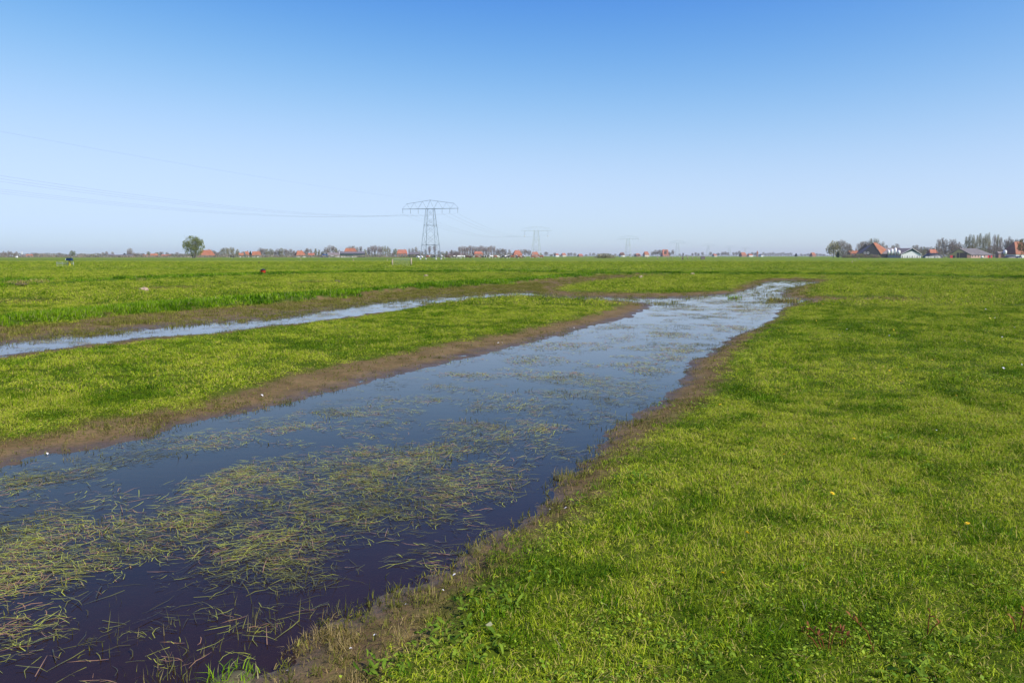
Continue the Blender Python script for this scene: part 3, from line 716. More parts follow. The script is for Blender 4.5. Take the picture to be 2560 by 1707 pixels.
kinds('green', [trunk_mesh(k + 25, 0.75, 0.03, 12, 0.4, 1.0, bark) for k in range(3)], [crown_mesh(70 + k, 'round', 756, .05, .10, 0.032, 0.065, .4, .15, leaf_lime, leaf=True) for k in range(4)])
kinds('evergreen', [trunk_mesh(k + 28, 0.6, 0.03, 6, 0.2, 0.6, bark) for k in range(2)], [crown_mesh(80 + k, 'cone', 702, .08, .16, 0.055, 0.097, .3, .02, leaf_dark, leaf=True, fill=.3) for k in range(3)])
kinds('golden', [trunk_mesh(k + 31, 0.7, 0.03, 12, 0.4, 1.0, bark) for k in range(2)], [crown_mesh(85 + k, 'round', 837, .06, .12, 0.032, 0.065, .4, .05, leaf_gold, leaf=True) for k in range(3)])
kinds('bush', [trunk_mesh(k + 33, 0.4, 0.02, 6, 0.4, 0.6, bark, multi=3) for k in range(2)], [crown_mesh(90 + k, 'dome', 837, .08, .2, 0.022, 0.049, .55, .0, twig_olive, fill=.35) for k in range(3)])
kinds('hedge', [trunk_mesh(k + 36, 0.4, 0.02, 6, 0.4, 0.6, bark, multi=3) for k in range(2)], [crown_mesh(95 + k, 'dome', 675, .08, .18, 0.032, 0.065, .5, .0, twig_brown, fill=.35) for k in range(3)])
tcount = 0
def tree(px, wpx, ytop, D, kind, label, group=None, name=None, cat='tree', base=None):
    global tcount; tcount += 1
    tr, cr = TREES[kind]
    p = at(px, 641, D); zb = hz(p.x, D) if base is None else base
    top = at(px, ytop, D).z; h = max(1.0, top - zb); wd = wpx / F * D
    o = empty(name or {'evergreen': 'evergreen_tree', 'poplar': 'poplar_tree', 'brownpoplar': 'poplar_tree', 'bush': 'bush', 'hedge': 'shrub'}.get(kind, 'tree'), (p.x, D, zb), tcount * 2.399, (wd, wd, h))
    link('trunk', tr[tcount % len(tr)], None, o)
    link('crown', cr[(tcount * 7 + 3) % len(cr)], None, o)
    return tag(o, label, cat, group or label)
def row(label, group, D, kind, items):
    for it in items:
        px, wpx, ytop = it[:3]; k = it[3] if len(it) > 3 and it[3] else kind
        tree(px, wpx, ytop, D + ((px * 37) % 23) - 11, k, label, group, cat='bush' if k in ('bush', 'hedge') else 'tree')

row('slender bare tree in the row beside the far wind turbine', 'trees by the turbine', 800, 'brownpoplar', [(4, 9, 632), (10, 9, 628), (15, 8, 630), (22, 8, 627), (28, 8, 628), (41, 10, 629), (36, 6, 634)])
row('low bare tree between the red-roofed cottage and the arched pale barn', 'bare trees of the far hamlet', 900, 'grey',
    [(86, 15, 631, 'bare'), (103, 12, 635), (110, 9, 634), (121, 8, 636), (130, 12, 639, 'bare'), (139, 11, 637), (149, 8, 632), (156, 8, 638), (162, 9, 637, 'bare'), (172, 9, 638), (197, 10, 639), (203, 8, 633), (213, 12, 636, 'bare'), (222, 9, 639), (250, 7, 634), (258, 7, 630), (267, 8, 628), (282, 7, 629), (275, 9, 636), (290, 9, 637), (243, 8, 638)])
tree(182, 15, 626, 780, 'green', 'small leafy tree rising behind the post with the blue box')
row('yellow-green rounded bush near the arched pale barn', 'bushes near the arched barn', 800, 'olive', [(231, 14, 635), (238, 12, 637)])
tree(312, 16, 633, 880, 'evergreen', 'dark evergreen behind the long roof of the arched pale barn')
row('bare brown tree behind the two little orange-roofed cottages', 'trees behind the cottages', 900, 'bare',
    [(326, 14, 620, 'grey'), (322, 10, 628), (334, 12, 631), (345, 14, 632), (356, 12, 633), (372, 11, 628, 'olive'), (381, 8, 634), (391, 12, 630, 'olive'), (404, 12, 629), (418, 8, 630), (430, 10, 634), (443, 10, 630, 'grey'), (452, 8, 634)])
row('bare tree close behind the big pyramid-roofed orange farmhouse', 'trees by the pyramid roof', 860, 'bare', [(522, 20, 623), (534, 12, 625), (541, 10, 629), (547, 8, 630)])
row('tall olive-brown poplar of the dense clump beside the pyramid roof', 'dense poplar clump', 800, 'poplar', [(553, 9, 622), (559, 10, 619), (566, 10, 618), (572, 10, 620), (579, 10, 617), (584, 8, 618)])
tree(579, 14, 637, 780, 'evergreen', 'low dark evergreen at the foot of the dense poplar clump')
row('small tree among the white cottages with orange roofs', 'trees among the white cottages', 880, 'bare', [(594, 11, 623, 'olive'), (609, 10, 628), (605, 8, 632), (622, 8, 631, 'olive'), (640, 8, 630)])
tree(626, 10, 627, 860, 'evergreen', 'dark conifer standing between two white cottages')
row('bare spreading tree in the long wood between the white cottages and the slanted orange roof', 'long village wood', 900, 'bare',
    [(652, 14, 619), (660, 12, 621, 'grey'), (668, 11, 622, 'olive'), (678, 12, 621, 'olive'), (688, 8, 626), (696, 12, 621), (704, 12, 620, 'olive'), (713, 12, 621), (720, 8, 625), (727, 11, 622, 'grey'), (735, 8, 626), (747, 9, 625), (753, 8, 624)])
row('low leafy shrub at the edge of the long village wood', 'shrubs by the wood', 860, 'hedge', [(691, 16, 637), (655, 14, 638), (664, 10, 639), (730, 12, 638), (733, 8, 636)])
row('bare tree between the slanted orange roof and the green barn', 'trees before the green barn', 890, 'bare',
    [(768, 10, 620), (777, 8, 621, 'grey'), (762, 8, 626), (789, 8, 621, 'olive'), (798, 7, 624, 'olive'), (807, 9, 627, 'olive'), (815, 10, 617), (824, 12, 612), (833, 10, 614), (840, 8, 617, 'olive'), (848, 8, 624), (855, 8, 627)])
row('bare tree rising behind the green barn with the white trim', 'trees behind the green barn', 930, 'grey', [(868, 10, 618), (876, 12, 614), (884, 12, 613), (893, 10, 617), (902, 8, 615, 'bare'), (913, 9, 622, 'olive')])
row('thin pale-trunked tree in the open row next to the green barn', 'open tree row', 880, 'rosy', [(922, 12, 617), (930, 12, 614), (938, 12, 613), (946, 12, 614), (953, 11, 616)])
tree(937, 9, 634, 860, 'evergreen', 'small dark fir in front of the open row of pale trunks')
row('olive-brown tree close beside the steep orange house near the pylon', 'trees beside the steep house', 870, 'poplar', [(958, 7, 615), (964, 8, 614), (970, 9, 616), (975, 6, 620), (989, 13, 621, 'green'), (983, 8, 630, 'hedge')])
row('small bare tree seen through and around the dark steel pylon', 'trees behind the pylon', 900, 'grey', [(1024, 6, 620), (1032, 8, 620), (1040, 9, 617), (1047, 9, 626), (1055, 8, 628), (1064, 7, 624), (1074, 9, 614, 'rosy'), (1087, 10, 611, 'rosy'), (1098, 8, 626)])
row('low rounded tree between the dark pylon and the tall rosy wood', 'low trees before the rosy wood', 890, 'bare', [(1107, 11, 629, 'olive'), (1117, 10, 628, 'olive'), (1129, 10, 624), (1138, 10, 626), (1144, 8, 627)])
row('tall bare rosy-brown tree of the dense straight row behind the cows', 'tall rosy row', 880, 'rosy', [(1149 + i * 6.6, 10 + (i % 3), 613.5 + (i * 5) % 4 + (3 if i == 0 else 0)) for i in range(14)])
row('smaller bare tree at the thin end of the tall rosy row', 'end of the rosy row', 900, 'bare', [(1243, 9, 621), (1250, 9, 620), (1257, 9, 621), (1263, 8, 622), (1274, 7, 623, 'grey')])
row('bare tree flanking the two orange roofs behind the second pylon', 'trees behind the second pylon', 950, 'bare', [(1290, 10, 629), (1303, 10, 624, 'grey'), (1312, 12, 622), (1322, 10, 624), (1352, 9, 632, 'olive')])
row('tiny far tree on the horizon between the second and third pylon', 'tiny trees past the second pylon', 1500, 'bare', [(1365, 11, 629.5), (1378, 8, 635, 'olive'), (1387, 6, 631), (1401, 7, 637), (1422, 7, 632), (1428, 6, 631), (1437, 8, 632, 'grey'), (1450, 8, 635), (1465, 6, 636), (1475, 5, 632, 'grey'), (1484, 9, 632, 'grey'), (1496, 7, 633)])
o = tree(1511, 48, 633, 520, 'bush', 'wide low brown-green bush alone in the pasture before the third pylon', cat='bush')
row('tiny far tree beside the slender third pylon', 'tiny trees by the third pylon', 1500, 'bare', [(1538, 6, 634, 'grey'), (1556, 9, 630), (1575, 7, 634), (1587, 9, 634), (1597, 9, 635)])
row('dark round tree hugging the lone orange roof past the third pylon', 'trees round the lone roof', 1300, 'bare', [(1632, 10, 628), (1640, 13, 624), (1650, 12, 624), (1674, 9, 629), (1682, 7, 623), (1664, 8, 623)])
row('tiny bare tree along the distant skyline by the smallest pylons', 'skyline trees by the smallest pylons', 1800, 'bare',
    [(1699, 6, 634), (1708, 4, 632), (1716, 6, 637), (1731, 6, 632), (1739, 7, 631), (1746, 6, 632), (1756, 7, 629), (1776, 8, 629), (1784, 6, 633), (1795, 11, 632), (1806, 8, 629), (1813, 9, 628), (1820, 7, 631), (1834, 8, 630), (1841, 7, 629), (1848, 7, 626), (1872, 8, 633), (1880, 9, 630), (1888, 8, 631)])
row('faint thin tree in the pale row far beyond the pasture', 'pale far row', 2000, 'grey', [(1908 + i * 6.3, 7, 630 + (i * 7) % 4) for i in range(12)])
tree(1990, 9, 633, 1100, 'evergreen', 'single dark bush-like tree on the empty skyline')
row('low far hedge tree between the lone red roof and the big willow', 'far hedge trees', 1900, 'grey', [(2003, 7, 634), (2012, 8, 635), (2020, 8, 633), (2041, 9, 633), (2050, 9, 634), (2059, 9, 635)])

# right farm
tree(2083, 34, 600, 590, 'olive', 'broad dense yellow-brown willow at the edge of the farm')
tree(2095, 10, 629, 575, 'evergreen', 'small dark evergreen under the broad farm willow')
row('bare upright poplar between the broad willow and the small orange cottage', 'poplars by the willow', 610, 'grey', [(2096, 11, 602), (2103, 11, 598), (2109, 10, 600), (2116, 10, 606), (2122, 9, 608, 'bare'), (2126, 7, 612)])
row('bare brown tree behind the black-gabled farmhouse', 'trees behind the farmhouse', 660, 'bare', [(2144, 12, 608, 'brownpoplar'), (2151, 12, 604, 'brownpoplar'), (2158, 12, 602), (2167, 13, 600), (2176, 12, 596, 'poplar'), (2184, 11, 595, 'poplar'), (2192, 12, 596, 'poplar'), (2205, 10, 603, 'grey'), (2214, 10, 611, 'grey'), (2231, 10, 612, 'grey'), (2241, 16, 609, 'grey')])
row('rough shrub in the low hedge before the black-gabled farmhouse', 'hedge before the farmhouse', 585, 'hedge', [(2112 + i * 8.4, 13, 635 + (i * 5) % 4 - (3 if i in (4, 5, 6) else 0), 'bush' if i % 3 else 'hedge') for i in range(11)])
row('bare tree behind the long roof of the pale-gabled barn', 'trees behind the pale barn', 680, 'grey', [(2283, 12, 613), (2290, 12, 611, 'bare'), (2300, 10, 615), (2308, 10, 616, 'olive'), (2318, 11, 617, 'bare'), (2328, 11, 616), (2337, 10, 615, 'olive')])
row('tall bare tree between the black heap and the big grey-roofed barn', 'tall bare trees by the heap', 650, 'grey', [(2345, 12, 597), (2354, 14, 594), (2362, 12, 597), (2375, 13, 597, 'bare'), (2384, 13, 595, 'bare'), (2396, 10, 604)])
row('brown hedge tree close behind the gable of the big grey-roofed barn', 'brown hedge trees', 630, 'bare', [(2380, 16, 610), (2392, 16, 608), (2403, 14, 609), (2348, 14, 619), (2362, 14, 618)])
row('tall pale-trunked poplar behind the roof of the big grey-roofed barn', 'poplars behind the big barn', 640, 'poplar', [(2414, 11, 591), (2422, 12, 585), (2430, 11, 586), (2440, 11, 587), (2447, 11, 583), (2455, 11, 589), (2463, 12, 583), (2470, 11, 581), (2484, 12, 585, 'brownpoplar'), (2492, 12, 585), (2500, 11, 592, 'brownpoplar')])
row('low brown tree just beyond the far end of the big grey-roofed barn', 'low brown trees at the barn end', 625, 'bare', [(2476, 16, 612), (2488, 16, 611), (2499, 14, 615)])
tree(2426, 22, 612, 622, 'golden', 'yellow-green round shrub peeping over the big grey barn roof')
row('dark bare tree between the barn and the orange pyramid roof by the golden bush', 'trees before the last roof', 650, 'bare', [(2513, 14, 596), (2521, 13, 590), (2529, 11, 598, 'grey'), (2538, 12, 597), (2545, 12, 598, 'grey')])
tree(2570, 44, 589, 560, 'golden', 'large golden-green tree covering the side of the last orange pyramid roof')

# far wood that reads as one band
def treeline(px0, px1, D, y_lo, y_hi, n, seed, label):
    px = rng.uniform(px0, px1, n); prof = y_lo + (y_hi - y_lo) * (0.25 * vnoise(px / 9, px * 0, seed) + 0.75 * fbm(px / 45, px * 0, seed + 3))
    dd = D + rng.uniform(-25, 25, n); X = (px - 1280) / F * dd / CP; zt = (640 - prof) / F * dd + H
    zb = rng.random(n) ** 0.8 * np.maximum(zt - 0.8, 0.3); L = rng.uniform(0.8, 2.2, n); W = rng.uniform(0.12, 0.35, n)
    a = rng.normal(0, 0.35, n); b = rng.uniform(0, 6.28, n); dx, dz = np.sin(a) * L, np.cos(a) * L; sx, sy = np.cos(b) * W, np.sin(b) * W
    z1 = np.minimum(zb + dz, zt)
    v = np.stack([np.column_stack([X - sx, dd - sy, zb]), np.column_stack([X + sx, dd + sy, zb]), np.column_stack([X + dx + sx * .4, dd + sy * .4, z1]), np.column_stack([X + dx - sx * .4, dd - sy * .4, z1])], 1).reshape(-1, 3)
    me = bpy.data.meshes.new('treeline'); me.from_pydata(v.tolist(), [], np.arange(4 * n).reshape(-1, 4).tolist()); me.update()
    shade_attr(me, np.repeat(np.clip(fbm(px / 25, px * 0, seed + 9) + rng.normal(0, .15, n), 0, 1), 4)); tag(link('treeline', me, twig_line), label, 'wood', kind='stuff')
twig_line = foliage_material('twigs_line', (0.18, 0.17, 0.1), (0.36, 0.29, 0.22))
treeline(-40, 1300, 1040, 640, 628, 13000, 5, 'hazy brown line of bare woodland far behind the village')
treeline(-40, 1310, 775, 643, 633.5, 9000, 35, 'low scrubby brown hedge line in front of the village houses')
treeline(1300, 2080, 2300, 640, 634, 7000, 15, 'thin blue-grey line of woodland on the farthest skyline')
treeline(2080, 2640, 760, 638, 614, 9000, 25, 'bare brown woodland behind the farm barns')
# the lone leafy tree
leaf_lone = foliage_material('spring_leaves', (0.16, 0.19, 0.04), (0.4, 0.44, 0.11), 0.4)
def lone_tree():
    D = 530; p = at(485, 641, D); zb = hz(p.x, D); top = at(485, 586, D).z
    o = empty('tree', (p.x, D, zb), 0.4)
    h = top - zb; wd = 49 / F * D
    m = trunk_mesh(501, 0.8, 0.05, 36, 0.42, 1.1, bark, multi=3)
    link('trunk', m, None, o, scale=(wd, wd, h))
    c = crown_mesh(503, 'round', 4200, .03, .065, .016, .032, .5, .05, leaf_lone, clumps=50, fill=.8, leaf=True, cr0=.12, cr1=.3)
    link('crown', c, None, o, scale=(wd, wd, h))
    tag(o, 'large fresh-green leafy tree standing alone before the distant village', 'tree')
lone_tree()

# ------------------------------------------------------------------ buildings
tile = plain('orange_roof_tiles', (0.32, 0.12, 0.058), 0.8, 0.22, 0.35)
tiled = plain('weathered_roof_tiles', (0.36, 0.13, 0.075), 0.85, 0.25, 0.35)
slate = plain('grey_roof_sheet', (0.135, 0.12, 0.125), 0.8, 0.15, 0.3)
slate2 = plain('brown_grey_roof', (0.19, 0.155, 0.145), 0.85, 0.15, 0.3)
white = plain('white_render', (0.78, 0.77, 0.74), 0.7, 0.06, 0.5)
cream = plain('cream_render', (0.6, 0.53, 0.43), 0.75, 0.1, 0.5)
brick = plain('brick_wall', (0.34, 0.19, 0.145), 0.9, 0.2, 2.5)
pinkb = plain('pale_brick_wall', (0.46, 0.30, 0.255), 0.9, 0.14, 1.8)
black = plain('black_boards', (0.03, 0.03, 0.032), 0.7, 0.3, 1.2)
green = plain('green_boards', (0.02, 0.06, 0.05), 0.6, 0.25, 1.2)
olive = plain('olive_boards', (0.12, 0.125, 0.06), 0.7, 0.2, 1.2)
glass = plain('window_glass', (0.03, 0.04, 0.05), 0.15, 0.2, 1.0, spec=0.6)
dark = plain('dark_opening', (0.012, 0.012, 0.014), 0.9, 0.2, 1.0)
redp = plain('red_paint', (0.55, 0.03, 0.05), 0.6, 0.1, 1.0)
bluetarp = plain('blue_tarpaulin', (0.03, 0.06, 0.17), 0.5, 0.2, 1.0)
blacktarp = plain('black_sheeting', (0.012, 0.014, 0.022), 0.45, 0.4, 1.5)
concrete = plain('pale_concrete', (0.56, 0.54, 0.5), 0.85, 0.1, 1.0)

def house(name, px0, px1, yr, ye, D, rot, wallm, roofm, label, depth=None, hip=0.0, cat='house', windows=2, door=True, chimney=True, gable=None, over=0.25, group=None):
    """px0..px1 width along the ridge in the picture, yr / ye ridge and eaves rows; hip: share of the ridge cut off at each end"""
    pc = (px0 + px1) / 2; p = at(pc, 641, D); zb = hz(p.x, D)
    wd = (px1 - px0) / F * D; hr = at(pc, yr, D).z - zb; he = max(0.8, at(pc, ye, D).z - zb)
    dp = depth or wd * 0.6
    o = empty(name, (p.x, D, zb), rot); a, b = wd / 2, dp / 2
    # walls
    m = MB(); m.box(-a, a, -b, b, -0.2, he)
    if hip == 0:
        g = he + (hr - he) * 1.0 - 0.18
        m.hull([(-a, -b, he), (-a, b, he), (-a, 0, g), (-a + 0.3, -b, he), (-a + 0.3, b, he), (-a + 0.3, 0, g)], [(0, 2, 1), (3, 4, 5), (0, 3, 5, 2), (1, 2, 5, 4)])
        m.hull([(a, -b, he), (a, b, he), (a, 0, g), (a - 0.3, -b, he), (a - 0.3, b, he), (a - 0.3, 0, g)], [(0, 1, 2), (3, 5, 4), (0, 2, 5, 3), (1, 4, 5, 2)])
    m.build('wall', wallm, o)
    # roof with thickness
    A, B = a + over, b + over; rx = A * (1 - hip); t = 0.16; zl = he - over * (hr - he) / b * 0.6 + 0.05
    m = MB()
    top = [(-A, -B, zl), (A, -B, zl), (A, B, zl), (-A, B, zl), (-rx, 0, hr), (rx, 0, hr)]
    n6 = [(x, y, z + t) for x, y, z in top]
    fc = [(0, 1, 5, 4), (2, 3, 4, 5)] + ([(1, 2, 5), (3, 0, 4)] if hip > 0 else [])
    m.hull(n6, fc); m.hull(top, [tuple(reversed(f)) for f in fc])
    m.hull(n6 + top, [(0, 6, 7, 1), (2, 8, 9, 3)] + ([(1, 7, 8, 2), (3, 9, 6, 0)] if hip > 0 else [(1, 7, 11, 5), (5, 11, 8, 2), (3, 9, 10, 4), (4, 10, 6, 0)]))
    roof = m.build('roof', roofm, o)
    if gable is not None and hip == 0:
        m = MB()
        for s in (-1, 1):
            m.hull([(s * (a + .03), -b, he), (s * (a + .03), b, he), (s * (a + .03), 0, hr - 0.2), (s * (a + .09), -b, he), (s * (a + .09), b, he), (s * (a + .09), 0, hr - 0.2)], [(0, 1, 2), (3, 5, 4), (0, 3, 4, 1), (1, 4, 5, 2), (2, 5, 3, 0)])
        m.build('gable_boards', gable, o)
    if chimney:
        m = MB(); m.box(rx * 0.6 - .35, rx * 0.6 + .35, -.3, .3, hr - 0.6, hr + 0.9); c = m.build('chimney', brick, roof)
    if windows:
        for i in range(windows):
            x = -a + wd * (i + 0.7) / (windows + 0.4); w_ = min(0.55, wd / windows * 0.25); z0 = he * 0.4; z1 = he * 0.82
            f = MB(); f.box(x - w_ - .1, x + w_ + .1, -b - .05, -b + .02, z0 - .1, z1 + .1); fo = f.build('window', white, o)
            g_ = MB(); g_.box(x - w_, x + w_, -b - .08, -b - .03, z0, z1); g_.build('pane', glass, fo)
    if door:
        m = MB(); m.box(-a * 0.12 - .5, -a * 0.12 + .5, -b - .06, -b + .02, -0.1, min(2.1, he * 0.9)); m.build('door', green, o)
    return tag(o, label, cat, group)

LV = 830
house('cottage', 56, 66, 638, 642, LV, 0.2, brick, slate, 'small dark-roofed cottage beside the wind turbine', chimney=False, windows=1)
house('cottage', 66, 82, 636.5, 641.5, LV, 0.3, brick, tiled, 'low red-roofed cottage near the wind turbine', hip=0.2)
house('barn', 262, 288, 635.5, 641.5, LV - 20, 1.3, cream, slate, 'pale barn with a broad arched light gable', depth=11, cat='barn', chimney=False, windows=1)
house('barn', 288, 333, 637, 641.5, LV + 10, 0.06, brick, slate, 'long low grey-roofed barn joined to the arched pale barn', depth=10, cat='barn', chimney=False, windows=4, door=False)
house('cottage', 357, 371, 637, 641.5, LV, 0.2, brick, tile, 'small orange-roofed cottage with a half hidden front', hip=0.25, windows=1)
house('cottage', 375, 395, 634.5, 640.5, LV, 0.5, brick, tile, 'broader orange-roofed cottage beside the smaller one', hip=0.3, windows=2)
house('cottage', 405, 430, 637, 641, LV, 0.1, cream, tiled, 'long low cottage with a pale front and brown roof', windows=3)
house('shed', 430, 474, 637.5, 642, LV - 15, 0.05, cream, slate2, 'long low grey shed behind the lone leafy tree', depth=12, cat='shed', chimney=False, windows=0, door=False)
house('farmhouse', 496, 538, 625.5, 641.5, 820, 0.25, brick, tile, 'big farmhouse with a tall orange pyramid roof', depth=16, hip=0.52, cat='farmhouse', windows=3)
house('cottage', 597, 609, 633, 639.5, 840, 0.7, white, tile, 'white cottage with orange roof standing first beside the poplar clump', windows=1)
house('cottage', 612, 622, 629, 638, 850, 1.0, white, tile, 'narrow tall white cottage with orange roof', windows=1)
house('cottage', 630, 652, 629, 638.5, 850, 0.4, white, tile, 'wide white cottage with orange roof next to the dark conifer', hip=0.2, windows=2)
house('farmhouse', 738, 762, 627.5, 640, 830, 0.5, white, tile, 'white-walled farmhouse with a steep slanted orange roof', depth=11, hip=0.45, cat='farmhouse', windows=2)
house('cottage', 771, 786, 633, 638.5, 850, 0.1, cream, tiled, 'low cottage with a pale front between slanted roof and blue sheet', windows=2)
house('shed', 818, 852, 632, 638.5, 820, 0.45, white, slate2, 'grey-roofed shed with a pale gable beside the green barn', depth=11, cat='shed', chimney=False, windows=0)
house('farmhouse', 860, 893, 621, 634, 880, 0.1, brick, tile, 'orange hipped roof rising behind the green barn', depth=13, hip=0.35, cat='farmhouse', windows=0, door=False)
o = house('barn', 851, 911, 629.5, 634.5, 800, 0.22, green, slate, 'long dark green barn with white gable trim', depth=15, cat='barn', chimney=False, windows=0, door=False)
m = MB()
for s in (-1, 1):
    m.bar((-12.6, 0, at(880, 629, 800).z - 0.1), (-12.6, s * 7.9, at(880, 635, 800).z), 0.2)
m.build('gable_trim', white, o)
m = MB(); m.box(-11.5, 4.0, -7.75, -7.55, -0.1, 1.5); m.build('plinth_wall', white, o)
def heap(name, px0, px1, ytop, D, mat, label, cat, depth=5, seed=1, group=None):
    r = random.Random(seed); p = at((px0 + px1) / 2, 641, D); zb = hz(p.x, D); wd = (px1 - px0) / F * D; h = at((px0 + px1) / 2, ytop, D).z - zb
    m = MB(); nx, ny = 18, 8; v = []
    for j in range(ny + 1):
        for i in range(nx + 1):
            u, w_ = i / nx * 2 - 1, j / ny * 2 - 1
            z = h * max(0, 1 - abs(u) ** 3.5) * max(0, 1 - abs(w_) ** 3) * (0.86 + 0.14 * r.random())
            v.append((u * wd / 2, w_ * depth / 2, z - (0.1 if max(abs(u), abs(w_)) == 1 else 0)))
    m.hull(v, [(j * (nx + 1) + i, j * (nx + 1) + i + 1, (j + 1) * (nx + 1) + i + 1, (j + 1) * (nx + 1) + i) for j in range(ny) for i in range(nx)])
    o = m.build(name, mat, None, smooth=True, loc=(p.x, D, zb)); return tag(o, label, cat, group)
heap('covered_heap', 801, 820, 635.5, 800, bluetarp, 'heap under a dark blue sheet beside the grey-roofed shed', 'heap', 7, 2)
house('house', 993, 1018, 624.5, 634, 830, 0.12, brick, tiled, 'steep orange-roofed house just beside the dark steel pylon', hip=0.2, windows=3)
house('shed', 1022, 1048, 631, 636, 860, 0.05, black, slate, 'long dark shed seen beside the pylon legs', cat='shed', chimney=False, windows=0)
for i, x in enumerate((1045, 1054)):
    p = at(x, 641, 700); m = MB(); m.lathe([(1.5, 0), (1.45, 0.6), (1.1, 1.15), (0.5, 1.45), (0.12, 1.5)], 14)
    o = m.build('calf_hutch', white, None, True, loc=(p.x, 700, hz(p.x, 700))); tag(o, 'white domed calf hutch on the pasture behind the pylon', 'hutch', 'white calf hutches')
    d = MB(); d.box(-0.45, 0.45, -1.53, -1.2, 0.02, 0.95); d.build('opening', dark, o)
house('barn', 1120, 1166, 632.5, 637, 900, 0.05, brick, slate2, 'long grey barn low behind the black and white cows', cat='barn', chimney=False, windows=0)
house('house', 1184, 1206, 629, 635, 860, 0.3, brick, tiled, 'orange-roofed house in front of the tall rosy trees', hip=0.25, windows=2)
house('farmhouse', 1282, 1304, 626, 637, 900, 0.3, brick, tiled, 'brown-orange domed farmhouse roof behind the grazing cows', hip=0.5, cat='farmhouse', windows=0)
house('farmhouse', 1328, 1346, 630, 637, 950, 0.3, brick, tiled, 'orange roof framed by the legs of the second pylon', hip=0.3, cat='farmhouse', windows=0)
FR = 1500
for px0, px1, yr, ye, wm, rm, lb in [(1387, 1396, 634, 638, white, tiled, 'tiny white house past the second pylon'), (1404, 1414, 633, 637.5, cream, tiled, 'tiny cream house with orange roof past the second pylon'),
        (1445, 1456, 635, 639, brick, tiled, 'tiny low red-roofed house on the skyline before the bush'), (1549, 1560, 632, 638, white, tiled, 'tiny white house at the foot of the third pylon'),
        (1588, 1600, 634, 639, brick, tiled, 'tiny low orange house past the third pylon'), (1609, 1621, 629, 637, cream, tile, 'small steep orange house past the third pylon'), (1653, 1672, 624, 638, brick, tiled, 'lone steep orange-roofed farmhouse among dark round trees'),
        (1782, 1790, 635, 639, cream, tiled, 'tiny pale house between two faint pylons'), (1850, 1864, 631, 637.5, brick, tile, 'red-orange house below the seventh faint pylon'), (1869, 1880, 635, 638.5, white, tiled, 'tiny white cottage right of the red-orange house'.replace(' right of', ' next to')),
        (1899, 1905, 635, 638, white, slate, 'tiny bright white house on the empty skyline'), (2026, 2037, 631.5, 637.5, brick, tile, 'lone red-roofed house on the skyline before the big willow')]:
    house('distant_house', px0, px1, yr, ye, FR, 0.3, wm, rm, lb, hip=0.25, windows=0, door=False, chimney=False, depth=9)
# church spire
p = at(1893, 641, 1700); zb = hz(p.x, 1700); o = empty('church_tower', (p.x, 1700, zb)); hh = at(1893, 626, 1700).z - zb
m = MB(); m.box(-1.8, 1.8, -1.8, 1.8, -0.2, hh * 0.55); m.build('tower_wall', brick, o)
m = MB(); m.hull([(-2, -2, hh * .55), (2, -2, hh * .55), (2, 2, hh * .55), (-2, 2, hh * .55), (0, 0, hh)], [(0, 1, 4), (1, 2, 4), (2, 3, 4), (3, 0, 4), (3, 2, 1, 0)]); m.build('spire', tile, o)
tag(o, 'thin reddish church tower with pointed spire on the far skyline', 'church')
# wind turbine
D = 1500; p = at(55.5, 641, D); zb = hz(p.x, D); hub = at(55.5, 630.5, D).z - zb
o = empty('wind_turbine', (p.x, D, zb)); m = MB(); m.tube([(0, 0, -0.2), (0, 0, hub * 0.5), (0, 0, hub)], [0.75, 0.6, 0.45], 10); m.build('tower', white, o, True)
m = MB(); m.box(-0.6, 0.6, -1.5, 1.2, hub - 0.5, hub + 0.7); m.build('nacelle', white, o)
for k in range(3):
    a = R(35 + 120 * k); d = Vector((math.cos(a), 0, math.sin(a))); c = Vector((0, -1.7, hub)); n = Vector((-d.z, 0, d.x)); L = 5.6
    m = MB(); q = [c + n * .3, c + d * L * .25 + n * .5, c + d * L, c + d * L * .25 - n * .35, c - n * .3]
    m.hull([tuple(x) for x in q] + [tuple(x + Vector((0, .18, 0))) for x in q], [(0, 1, 2, 3, 4), (9, 8, 7, 6, 5)] + [(i, (i + 5), (i + 1) % 5 + 5, (i + 1) % 5) for i in range(5)]); m.build('blade', white, o)
tag(o, 'white three-bladed wind turbine above the distant trees', 'turbine')

